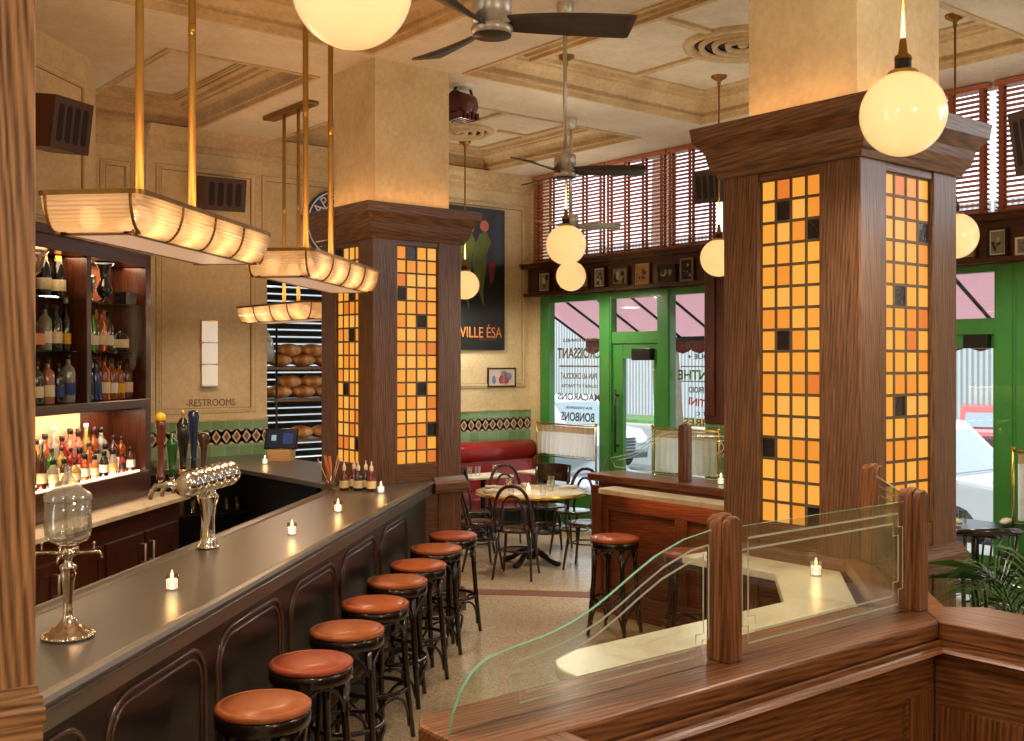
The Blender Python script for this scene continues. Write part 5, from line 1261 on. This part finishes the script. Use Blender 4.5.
LET = flat('sign_lettering', rgb(110, 90, 58), .5)
tx = text('-RESTROOMS', .19, (pX(211, YB), YB-.004, zs(211, 402.5)), ROT_BACK, LET, 'restrooms_lettering', width=pX(235, YB)-pX(186, YB), height=.075); tag(tx, 'small brown capital letters reading RESTROOMS on the plaster wall', 'lettering')
# poster
px0, px1, pz0, pz1 = pX(503, YB)-1.30, pX(503, YB), zs(503, 350), zs(503, 211)
t = thing('poster', 'tall black vintage-style poster with two green figures beside the far pillar', 'poster', ((px0+px1)/2, YB-.03, pz0))
MB().box(px0, px1, YB-.035, YB-.003, pz0, pz1).build('poster_sheet', flat('poster_black', rgb(28, 30, 30), .35, 0, .2, var=.2, vs=3), t)
PG = flat('poster_green', rgb(96, 108, 52), .6, var=.2, vs=12); PP = flat('poster_pink', rgb(190, 110, 100), .6); PO = flat('poster_orange', rgb(206, 124, 62), .6); PR_ = flat('poster_red', rgb(124, 40, 36), .6)
W_, H_ = px1-px0, pz1-pz0
def pp(us, mt, nm_, dy=.037):
    q = MB(); q.add([(px0+u*W_, YB-dy, pz0+v*H_) for u, v in us], [tuple(range(len(us)))]); q.build(nm_, mt, t)
def ell(cx_, cy_, rx, ry, n=20): return [(cx_+rx*math.cos(2*math.pi*i/n), cy_+ry*math.sin(2*math.pi*i/n)) for i in range(n)]
for ox, oy in ((-.03, 0), (-.21, -.02)):
    pp([(.72+ox, .82+oy), (.80+ox, .84+oy), (.86+ox, .76+oy), (.80+ox, .68+oy), (.79+ox, .55+oy), (.76+ox, .42+oy), (.77+ox, .30+oy), (.70+ox, .42+oy), (.62+ox, .36+oy), (.66+ox, .5+oy), (.62+ox, .62+oy), (.66+ox, .74+oy)], PG, 'figure_shape', .037+.0006*(ox > -.1))
    pp(ell(.775+ox, .875+oy, .055, .04), PP, 'head_shape')
pp([(.79, .62), (.88, .64), (.86, .5), (.82, .46)], PR_, 'red_shape', .038)
xl, xr = pX(458, YB), pX(500, YB)
text('VILLE ÉSA', .26, ((xl+xr)/2, YB-.04, zs(480, 331)), ROT_BACK, PO, 'poster_lettering', t, width=xr-xl, height=.17)
text('PHILIP RUOT', .06, (pX(486, YB), YB-.04, zs(486, 339.5)), ROT_BACK, flat('poster_small', rgb(90, 80, 60), .6), 'poster_lettering', t, width=.26, height=.03)
# small framed picture
def framed(c, w, h, axis, fmat, imats, label, group, cat='framed picture', seed=0, matw=.025, tilt=0, kind=None):
    """axis 'Y' faces -Y ; axis 'X' faces -X"""
    rz = 0 if axis == 'Y' else R(-90)
    t = thing('framed_picture', label, cat, c, rz, group); T = Matrix.Translation(c) @ Matrix.Rotation(rz, 4, 'Z') @ Matrix.Rotation(R(tilt), 4, 'X')
    b = .018
    MB(T).box(-w/2, w/2, -.02, 0, 0, b).box(-w/2, w/2, -.02, 0, h-b, h).box(-w/2, -w/2+b, -.02, 0, b, h-b).box(w/2-b, w/2, -.02, 0, b, h-b).build('frame', fmat, t)
    MB(T).box(-w/2+b, w/2-b, -.008, -.002, b, h-b).build('mount', imats[0], t)
    rn_ = random.Random(seed); q = MB(T); x0, x1, z0, z1 = -w/2+b+matw, w/2-b-matw, b+matw, h-b-matw
    q.box(x0, x1, -.010, -.008, z0, z1, 0)
    for i in range(7):
        cx_, cz = x0+(x1-x0)*rn_.uniform(.15, .85), z0+(z1-z0)*rn_.uniform(.15, .8); r_ = (x1-x0)*rn_.uniform(.06, .15); rz_ = r_*rn_.uniform(.8, 2)
        e = [(max(x0, min(x1, a)), max(z0, min(z1, b_))) for a, b_ in ell(cx_, cz, r_, rz_, 12)]
        q.add([(a, -.0102-.0003*i, b_) for a, b_ in e], [tuple(range(12))], 1+i % (len(imats)-2))
    q.build('picture', imats[1:], t)
    return t
GRY = [flat('photo_%d' % i, rgb(*c), .5) for i, c in enumerate([(60, 54, 48), (140, 130, 116), (30, 26, 24), (196, 186, 168)])]
WH = flat('white_mount', rgb(222, 214, 196), .6); TANM = flat('tan_mount', rgb(196, 160, 110), .6)
framed((pX(501, YB), YB-.005, zs(501, 387)), pX(515, YB)-pX(487, YB), .25, 'Y', flat('dark_red_frame', rgb(66, 24, 20), .4), [WH, flat('art_ground', rgb(200, 190, 186), .5), flat('art_blue', rgb(120, 130, 150), .5), flat('art_red', rgb(176, 70, 64), .5)], 'small framed picture on the plaster wall right of the poster', None, seed=5)
FB = mahog('Z'); FK = BLACK
# pictures on the shelf over the windows
ps = [(545, 12, 20, FK, WH, 'white-mounted photograph, leftmost on the picture shelf'), (563, 9, 15, FK, GRY[2], 'small dark picture second from left on the shelf, behind the globes'), (583, 12, 16, FB, GRY[0], 'dark picture right of the overlapping globes on the shelf'),
      (600, 12, 21, FK, WH, 'narrow photograph in a pale frame, fourth on the picture shelf'), (620, 17, 20, FB, GRY[0], 'dark photograph in a wide brown frame on the shelf above the green door'), (643, 13, 21, TANM, TANM, 'tan-mounted picture in the middle of the picture shelf'),
      (667.5, 18, 18, FK, GRY[2], 'colourful dark photograph, second from right on the long picture shelf'), (687.5, 13, 23, GRY[1], GRY[2], 'grey-framed portrait, rightmost of the pictures before the nearer pillar'),
      (970, 14, 24, FB, TANM, 'picture half hidden behind the right-hand globe'), (998, 20, 29, FK, WH, 'sepia ship photograph in a black frame on the right part of the shelf'), (1022, 12, 18, WH, GRY[1], 'pale rounded picture at the right edge of the picture')]
im_sets = [[GRY[1], GRY[0], GRY[2], GRY[3]], [GRY[2], GRY[0], flat('photo_amber', rgb(206, 150, 60), .5), GRY[1]], [flat('photo_tan', rgb(180, 140, 92), .5), GRY[0], flat('photo_rust', rgb(150, 60, 36), .5)]]
for i, (px, w, h, fm, mm_, l) in enumerate(ps):
    X = XW-.07; a = (px-CX)/FPX; d = X/(CA*a+SA); ww = abs(pY(px-w/2, X)-pY(px+w/2, X)); hh = h/FPX*d
    framed((X, pY(px, X), 2.98), ww, min(hh, .29), 'X', fm, [mm_]+im_sets[2 if 'tan' in l else (1 if 'colour' in l or 'portrait' in l else 0)], l, 'small pictures on the shelf over the windows', seed=i, matw=.012)
# round blue sign
cs = Vector((pX(335, YB), YB-.04, zs(327, 225))); rs_ = .40
t = thing('round_sign', 'round blue and white enamel sign on the wall, half hidden by the far pillar', 'sign', cs)
TS = Matrix.Translation(cs) @ Matrix.Rotation(R(90), 4, 'X')
MB(TS).lathe([(.001, .02), (rs_*.96, .02), (rs_, .01), (rs_, -.03)], 48, cap=False).build('disc', flat('sign_blue', rgb(40, 78, 150), .3, 0, .3), t)
for r0, r1, mt, z in ((.96, .92, WHITEG, .022), (.60, .56, WHITEG, .022), (.50, .001, flat('sign_inner', rgb(30, 56, 110), .3), .0215)):
    MB(TS).lathe([(rs_*r0, z), (rs_*r1, z)], 48, cap=False).build('ring', mt, t)
for i, ch in enumerate('APPEL'):
    a = R(146-i*22); tx = text(ch, .17, (0, 0, 0), ROT_BACK, WHITEG, 'lettering', t)
    tx.matrix_local = Matrix.Translation((math.cos(a)*rs_*.75, -.023, math.sin(a)*rs_*.75)) @ ROT_BACK.to_4x4() @ Matrix.Rotation(a-R(90), 4, 'Z')
MB(TS).box(-rs_*.55, rs_*.2, -.05, .05, .0225, .024).build('ring', WHITEG, t)

# maroon spotlight on the ceiling
sp_ = at(463, 105, 9.35); t = thing('stage_spotlight', 'maroon theatre spotlight hanging from the ceiling by the far pillar', 'spotlight', sp_); MAR = flat('maroon_enamel', rgb(84, 24, 28), .35, 0, .4)
T = Matrix.Translation(sp_)
TT = T @ Matrix.Rotation(R(20), 4, 'Z') @ Matrix.Rotation(R(-70), 4, 'X') @ Matrix.Diagonal((.85, .85, .85, 1))
q = MB(TT); q.lathe([(.001, -.13), (.09, -.13), (.12, -.10), (.125, -.02), (.115, .0), (.125, .02), (.12, .10), (.13, .11), (.13, .13), (.11, .13), (.10, .1), (.001, .08)], 24, cap=False); q.build('lamp_body', MAR, t)
for i in range(5):
    q = MB(T); q.box(-.09+i*.045-.012, -.09+i*.045+.012, -.10, .10, -.14, -.08, 0); q.build('cooling_fin', MAR, t)
q = MB(T); pts = [(math.cos(R(a))*.1, 0, .07+math.sin(R(a))*.12) for a in range(0, 181, 20)]; q.tube(pts, .012, 8); q.build('yoke', BLACK, t)
q = MB(T); q.tube([(0, 0, .19), (0, 0, 4.5-sp_.z)], .02, 10); q.build('stem', BLACK, t)
q = MB(T); q.lathe([(.1, 4.5-sp_.z-.02), (.1, 4.5-sp_.z)], 20); q.build('ceiling_plate', WHITEG, t)
q = MB(T); cdv = cd(-.13, 0); q.tube([tuple(cdv*.6), tuple(cdv*1.1+Vector((0, 0, .05))), tuple(cdv*1.15+Vector((0, 0, .16))), tuple(cdv*1.1+Vector((0, 0, 4.5-sp_.z)))], .008, 6); q.build('cable', BLACK, t)

# column glow: up-lights standing on the pillar cornices (strip lamps)
for (P_, lbl) in ((PR, 'n'), (PLo, 'f')):
    for (dx, dy, sx2, sy2) in ((.43, -.05, .8, .05), (-.05, .43, .05, .8)):
        light('cornice_uplight', 'AREA', (P_.x+dx, P_.y+dy, 3.345), 1.1, (1, .48, .2), sx2, (R(180), 0, 0), sy2)

# ------------------------------------------------------------------ bakery beyond the opening
t = thing('slatted_shutter', 'black slatted shutter with daylight between its slats in the bakery', 'shutter', (6.3, 12.6, 0))
q = MB(); z = .3
while z < 3.6: 
    q.prism([(12.55, z), (12.60, z+.012), (12.60, z+.022), (12.55, z+.010)], 4.4, 9.0, 'X'); q.box(4.4, 9.0, 12.57, 12.58, z-.0, z+.072); z += .092 
q.build('slats', BLACK, t)
q = MB(); q.box(4.4, 4.5, 12.54, 12.62, 0, 3.7); q.build('side_frame', BLACK, t); q = MB(); q.box(8.9, 9.0, 12.54, 12.62, 0, 3.7); q.build('side_frame', BLACK, t)
struct(MB().box(3.9, 4.5, YB+.2, 12.7, 0, 3.6).build('wall_bakery', plaster('plaster')))
struct(MB().box(3.9, 9.1, YB+.16, 12.8, 3.6, 3.7).build('ceiling_bakery', PLC))
rk = thing('bread_rack', 'black metal bakery rack holding loaves beyond the opening', 'rack', (6.4, 11.5, 0))
for x in (5.62, 7.3):
    for y in (11.25, 11.75): MB().tube([(x, y, 0), (x, y, 2.5)], .014, 8).build('upright', BLACK, rk)
BRD = wood('board', rgb(96, 60, 34), rgb(150, 104, 64), 'X')
shz = [zs(290, 398, 11.5), zs(290, 367, 11.5), zs(290, 438, 11.5), zs(290, 425, 11.5)-.55]
for z in shz: MB().box(5.6, 7.32, 11.2, 11.8, z-.03, z).build('shelf_board', BRD, rk)
BREAD = None
m, tt, b = newmat('bread_crust'); n_ = N(tt, 'ShaderNodeTexNoise', Scale=9.0, Detail=5.0); tt.links.new(coords(tt), n_.inputs[0]); tt.links.new(ramp(tt, n_.outputs[0], [(.3, rgb(140, 80, 36)), (.5, rgb(206, 146, 84)), (.68, rgb(240, 210, 170))]), b.inputs['Base Color']); b.inputs['Roughness'].default_value = .7; bump(tt, b, n_.outputs[0], .4, .02); BREAD = m
lf = None; ct = 0
for (z, n, lname) in ((shz[0], 4, 'lower'), (shz[1], 4, 'upper')):
    for lay in range(2):
        for i in range(n):
            p = Vector((5.72+i*.30+lay*.12, 11.38, z+.005+lay*.12))
            lb = 'round loaf, %s, on the %s bread shelf, %s layer' % (ORD[i], lname, 'top' if lay else 'bottom')
            if lf is None:
                lf = MB(Matrix.Translation(p)).sphere((0, 0, .075), .14, 20, 12, sz=.55).build('bread_loaf', BREAD, origin=p); tag(lf, lb, 'bread', 'loaves on the bakery rack')
                lf.scale = (1.1, .9, 1)
            else:
                c_ = lf.copy(); C.objects.link(c_); c_.location = p; c_.rotation_euler = (0, 0, random.uniform(-.3, .3)); c_['label'] = lb
for i in range(3):
    p = Vector((5.95+i*.28, 11.3, shz[2]+.005)); c_ = lf.copy(); C.objects.link(c_); c_.location = p; c_['label'] = 'dark loaf, %s, low behind the payment tablet' % ORD[i]
bag = Vector((5.36, 11.0, zs(268, 362, 11.0))); tag(MB(Matrix.Translation(bag)).lathe([(.001, 0), (.07, .01), (.10, .1), (.08, .25), (.02, .36), (.015, .42)], 12, cap=False).build('hanging_bag', glassy('bag_plastic', (.9, .9, .88, 1), .2, .2, .4), origin=bag), 'clear plastic bag hanging at the left of the bakery opening', 'bag')
struct(MB().box(4.4, 9.1, 12.7, 12.72, 0, 3.6).build('window_5', PANE))

# ------------------------------------------------------------------ outside
ASP = flat('asphalt', rgb(120, 120, 122), .8, var=.08, vs=2); CONC = flat('pavement', rgb(160, 158, 152), .8, var=.06, vs=3)
ZG = -.5
struct(MB().box(XW+.2, 12.6, -25, 45, -.3, -.14).build('sidewalk', CONC)); struct(MB().box(12.6, 60, -40, 80, ZG-.3, ZG).build('street', ASP))
struct(MB().box(30, 60, -40, 80, ZG, ZG+.12).build('far_sidewalk', CONC))
m, t_, b = newmat('green_lawn'); n_ = N(t_, 'ShaderNodeTexNoise', Scale=4.0, Detail=4.0); t_.links.new(coords(t_), n_.inputs[0]); t_.links.new(ramp(t_, n_.outputs[0], [(.3, rgb(62, 104, 44)), (.7, rgb(100, 140, 70))]), b.inputs['Base Color']); LAWN = m
tag(MB().box(31, 34, -10, 70, ZG+.1, ZG+.25).build('lawn', LAWN), 'bright green grass strip in front of the corrugated wall outside', 'grass', kind='stuff')
m, t_, b = newmat('corrugated_metal'); w_ = N(t_, 'ShaderNodeTexWave', Scale=1.6); w_.bands_direction = 'Y'; t_.links.new(coords(t_), w_.inputs[0]); t_.links.new(ramp(t_, w_.outputs[0], [(.2, rgb(128, 132, 138)), (.6, rgb(172, 174, 178))]), b.inputs['Base Color']); b.inputs['Roughness'].default_value = .6; bump(t_, b, w_.outputs[0], .8, .05); CORR = m
bd = thing('warehouse_building', 'pale corrugated metal building across the street', 'building', (36, 25, ZG))
MB().box(35, 36, -5, 80, ZG, 7.5).build('corrugated_wall', CORR, bd)
MB().box(34.9, 35, 8.0, 15.2, ZG+.2, 6.5).build('roller_shutter', flat('shutter_grey', rgb(150, 156, 164), .6), bd)
for i in range(30): pass
q = MB()
for i in range(22): q.box(34.86, 34.9, 8.0, 15.2, ZG+.3+i*.28, ZG+.5+i*.28)
q.build('shutter_slats', flat('shutter_grey2', rgb(130, 138, 146), .6), bd)
MB().tube([(34.8, 44.5, ZG), (34.8, 44.5, 4.5)], .12, 8).build('downpipe', flat('pipe_grey', rgb(160, 165, 172), .5), bd)
# tree
tr = at(667, 400, 19); t = thing('street_tree', 'street tree trunk seen through the window beside the green door', 'tree', (tr.x, tr.y, ZG))
MB().tube([(tr.x, tr.y, ZG), (tr.x+.05, tr.y, 1.0), (tr.x, tr.y+.1, 3.0), (tr.x+.2, tr.y+.2, 9.0)], [.30, .26, .24, .2], 12).build('trunk', flat('bark', rgb(120, 104, 88), .9, bmp=.6, vs=14, var=.2), t)
q = MB(); rr = random.Random(3)
for i in range(26): q.sphere((tr.x+rr.uniform(-2, 2), tr.y+rr.uniform(-2, 2), 9+rr.uniform(-.8, 2)), rr.uniform(.5, 1), 8, 6)
q.build('foliage', flat('leaf_green', rgb(80, 120, 50), .8), t)
# awnings
def awning(y0, y1, label):
    t = thing('awning', label, 'awning', (XW+.3, (y0+y1)/2, 2.9))
    MAU = bpy.data.materials.get('awning_cloth')
    if not MAU:
        MAU = bpy.data.materials.new('awning_cloth'); MAU.use_nodes = True; tt = MAU.node_tree; b = tt.nodes['Principled BSDF']; b.inputs['Base Color'].default_value = rgb(150, 90, 100); b.inputs['Roughness'].default_value = .8
        tl = N(tt, 'ShaderNodeBsdfTranslucent'); tl.inputs[0].default_value = rgb(218, 188, 192); mx = N(tt, 'ShaderNodeMixShader'); mx.inputs[0].default_value = .9
        tt.links.new(b.outputs[0], mx.inputs[1]); tt.links.new(tl.outputs[0], mx.inputs[2]); tt.links.new(mx.outputs[0], tt.nodes['Material Output'].inputs[0])
    za, zb, xa, xb = 3.25, 2.42, XW+.2, XW+1.75
    q = MB(); q.add([(xa, y0, za), (xa, y1, za), (xb, y1, zb), (xb, y0, zb), (xa, y0, za+.01), (xa, y1, za+.01), (xb, y1, zb+.01), (xb, y0, zb+.01)], [(0, 1, 2, 3), (7, 6, 5, 4)]); q.build('cloth', MAU, t)
    n = int((y1-y0)/.28); q = MB(); vs = []
    for i in range(n):
        a, b_ = y0+(y1-y0)*i/n, y0+(y1-y0)*(i+1)/n; m_ = (a+b_)/2
        q.add([(xb, a, zb), (xb, b_, zb), (xb, b_, zb-.17), (xb, b_-.04, zb-.2), (xb, m_, zb-.23), (xb, a+.04, zb-.2), (xb, a, zb-.17)], [tuple(range(7))])
    o = q.build('scalloped_valance', flat('maroon_valance', rgb(110, 36, 48), .8), t); s_ = o.modifiers.new('thickness', 'SOLIDIFY'); s_.thickness = .006
    nr = max(2, round((y1-y0)/.62))
    for i in range(nr+1):
        y = y0+(y1-y0)*i/nr; MB().tube([(xa, y, za-.02), (xb, y, zb-.02)], .02, 6).build('rib', IRON, t)
    MB().tube([(xb, y0, zb-.02), (xb, y1, zb-.02)], .025, 6).build('front_bar', IRON, t)
awning(7.2, 11.6, 'pink awning over the left shopfront windows'); awning(1.0, 6.6, 'pink awning over the right shopfront')
# cars
def car(p, rz, col, name, label, kind='suv'):
    t = thing(name, label, 'car', p, rz); T = Matrix.Translation(p) @ Matrix.Rotation(rz, 4, 'Z')
    L, Wd = (4.8, 1.95) if kind == 'suv' else (4.5, 1.8); hb, hr = (1.05, 1.75) if kind == 'suv' else (.85, 1.42)
    body = [(-L/2, .35), (-L/2, hb*.85), (-L/2+.1, hb), (L/2-1.1, hb), (L/2-.25, hb*.92), (L/2-.05, hb*.75), (L/2, .5), (L/2-.05, .3), (-L/2+.1, .3)]
    MB(T).prism([(a, b) for a, b in body], -Wd/2, Wd/2, 'Y').build('body', flat(col[0], col[1], .25, 0, .8), t, bevel=.06)
    cab = [(-L/2+.25, hb-.02), (-L/2+.5, hr-.03), (-L/2+.8, hr), (L/2-2.1, hr), (L/2-1.75, hr-.05), (L/2-1.0, hb-.02)]
    MB(T).prism(cab, -Wd/2+.13, Wd/2-.13, 'Y').build('roof', flat(col[0], col[1]), t, bevel=.05)
    gl = flat('car_glass', rgb(110, 128, 138), .08, 0, .8)
    wn = [(-L/2+.42, hb+.03), (-L/2+.62, hr-.12), (L/2-2.05, hr-.12), (L/2-1.35, hb+.03)]
    MB(T).prism(wn, -Wd/2+.115, -Wd/2+.13, 'Y').build('side_window', gl, t); MB(T).prism(wn, Wd/2-.13, Wd/2-.115, 'Y').build('side_window', gl, t)
    MB(T).add([(L/2-1.02, -Wd/2+.25, hb+.02), (L/2-1.02, Wd/2-.25, hb+.02), (L/2-1.72, Wd/2-.3, hr-.08), (L/2-1.72, -Wd/2+.3, hr-.08)], [(0, 1, 2, 3)]).build('windscreen', gl, t)
    q = MB(T)
    for i in range(5): q.box(L/2-.03, L/2+.015, -.5, .5, hb*.42+i*.075, hb*.42+i*.075+.04)
    q.build('grille', flat('grille_dark', rgb(60, 64, 70), .4), t)
    for s_ in (-1, 1): MB(T).box(L/2-.16, L/2+.01, s_*.72-.16, s_*.72+.16, hb*.62, hb*.78).build('headlight', flat('headlight', rgb(226, 230, 236), .1, 0, .6), t)
    MB(T).box(L/2-.1, L/2+.03, -Wd/2+.1, Wd/2-.1, .3, .42).build('bumper', flat('bumper_grey', rgb(80, 84, 88), .5), t)
    for sx2 in (-1, 1):
        for sy2 in (-1, 1):
            TW_ = T @ Matrix.Translation((sx2*(L/2-.9), sy2*(Wd/2-.1), .34)) @ Matrix.Rotation(R(90), 4, 'X')
            MB(TW_).lathe([(.001, -.11), (.2, -.115), (.33, -.11), (.34, -.06), (.34, .06), (.33, .11), (.2, .115), (.001, .11)], 24, cap=False).build('wheel', flat('tyre', rgb(36, 36, 38), .7), t)
    return t
WHC = ('car_white', rgb(176, 180, 186)); RDC = ('car_red', rgb(170, 52, 50))
c1 = at(556, 420, 27); car((c1.x, c1.y, ZG), R(-93), WHC, 'parked_car', 'white off-road car with dark grille, farther one behind the green door')
c2 = at(548, 470, 17.5); car((c2.x, c2.y, ZG), R(-93), WHC, 'parked_car', 'white car nearest the green door, its bonnet facing right', 'sedan')
c4 = at(992, 440, 29); car((c4.x, c4.y, ZG), R(205), RDC, 'parked_car', 'red car across the street seen through the right-hand door', 'sedan')
c5 = at(896, 500, 16); car((c5.x, c5.y, ZG), R(-92), WHC, 'parked_car', 'white car just right of the nearer tiled pillar, mostly hidden', 'suv')

# ------------------------------------------------------------------ right-hand table, chairs, palm
GR2 = 'chairs at the right-hand window table'
sq_table(8.35, 4.35, .7, .7, 'dark table by the right-hand door with napkins and glass')
napkin(Vector((8.2, 4.5, .775)), R(-40), 'folded napkin on a plate on the right-hand window table', None); napkin(Vector((8.55, 4.2, .775)), R(20), 'folded napkin at the far side of the right-hand window table', None)
tumbler(Vector((8.38, 4.47, .752)), 'tumbler on the right-hand window table', None)
pl_ = Vector((8.2, 4.5, .751)); tag(MB(Matrix.Translation(pl_)).lathe([(.001, 0), (.06, 0), (.10, .012), (.095, .014), (.06, .004), (.001, .004)], 24, cap=False).build('plate', WHITEG, origin=pl_), 'white plate on the right-hand window table', 'plate')
def slat_chair(x, y, rz, label):
    t = thing('slat_back_chair', label, 'chair', (x, y, 0), rz, GR2); T = Matrix.Translation((x, y, 0)) @ Matrix.Rotation(rz, 4, 'Z')
    MB(T).box(-.21, .21, -.2, .21, .43, .465).build('seat', STW, t, bevel=.012)
    for sx2 in (-1, 1):
        MB(T).tube([(sx2*.18, .18, .43), (sx2*.19, .2, 0)], [.018, .014], 8).build('leg', STW, t); MB(T).tube([(sx2*.2, -.24, .80), (sx2*.19, -.19, .45), (sx2*.19, -.22, 0)], [.016, .018, .014], 8).build('back_leg', STW, t)
    q = MB(T); q.tube([(-.25, -.10, .80), (-.22, -.22, .82), (-.1, -.27, .83), (.1, -.27, .83), (.22, -.22, .82), (.25, -.10, .80)], .028, 8); q.build('crest_rail', STW, t)
    for i in range(5): MB(T).tube([(-.13+i*.065, -.26, .80), (-.12+i*.06, -.19, .46)], .009, 6).build('back_slat', STW, t)
    for sx2 in (-1, 1): MB(T).box(sx2*.19-.01, sx2*.19+.01, -.2, .19, .2, .225).build('stretcher', STW, t)
ch = cd((975-CX)/FPX*8.1, 8.1); slat_chair(ch.x, ch.y, R(-35), 'black slat-backed chair right beside the nearer pillar'); ch = cd((1030-CX)/FPX*8.9, 8.9); slat_chair(ch.x, ch.y, R(95), 'black slat-backed chair at the right edge of the picture')
# palm
pp_ = cd((1040-CX)/FPX*4.9, 4.9); t = thing('potted_palm', 'parlour palm with arching narrow leaves behind the partition at right', 'plant', (pp_.x, pp_.y, 0)); T = Matrix.Translation((pp_.x, pp_.y, 0))
MB(T).lathe([(.001, 0), (.13, 0), (.17, .3), (.18, .32), (.16, .32), (.15, .28), (.001, .28)], 24, cap=False).build('pot', flat('terracotta', rgb(120, 70, 46), .7), t)
LEAF = [flat('palm_leaf_a', rgb(38, 66, 28), .4, 0, .2, var=.2, vs=8), flat('palm_leaf_b', rgb(66, 100, 42), .4, 0, .2, var=.2, vs=8)]
rr = random.Random(11)
for f in range(26):
    a = rr.uniform(0, 2*math.pi); reach = rr.uniform(.26, .50); top = rr.uniform(.68, 1.2); droop = rr.uniform(.05, .3)
    q = MB(T); pts = []
    for i in range(13):
        u = i/12; r_ = .03+reach*u**1.4; z = .3+(top-.3)*math.sin(min(1, u*1.15)*math.pi/2) - droop*max(0, u-.6)**1.2*2
        pts.append(Vector((r_*math.cos(a), r_*math.sin(a), z)))
    q.tube(pts, [.006*(1-.7*i/12) for i in range(13)], 5)
    side = Vector((-math.sin(a), math.cos(a), 0))
    for i in range(4, 13):
        for s_ in (-1, 1):
            for h_ in (0, .5):
                if i == 12 and h_: continue
                p = pts[i] if not h_ else (pts[i]+pts[i+1])/2
                d_ = (pts[min(i+1, 12)]-pts[i-1]).normalized(); ln = .20*math.sin(math.pi*(i+h_-3)/10.5)+.07
                dv = (d_*.75+side*s_*.8+Vector((0, 0, .1))).normalized(); wv = d_.cross(dv).normalized().cross(dv)*.0045
                m1 = p+dv*ln*.5; e = p+dv*ln+Vector((0, 0, -ln*.22))
                q.add([p-wv*.4, p+wv*.4, m1+wv, e, m1-wv], [(0, 1, 2, 3, 4)])
    q.build('frond', LEAF[f % 2], t)

for o in bpy.data.objects:
    if '_w' in o: del o['_w']
for o in bpy.data.objects:
    if o.parent is None and o.type == 'EMPTY' and o.matrix_world.translation.z < -10:
        for ch in list(o.children_recursive): bpy.data.objects.remove(ch)
        bpy.data.objects.remove(o)
if '_k' in SC: del SC['_k']
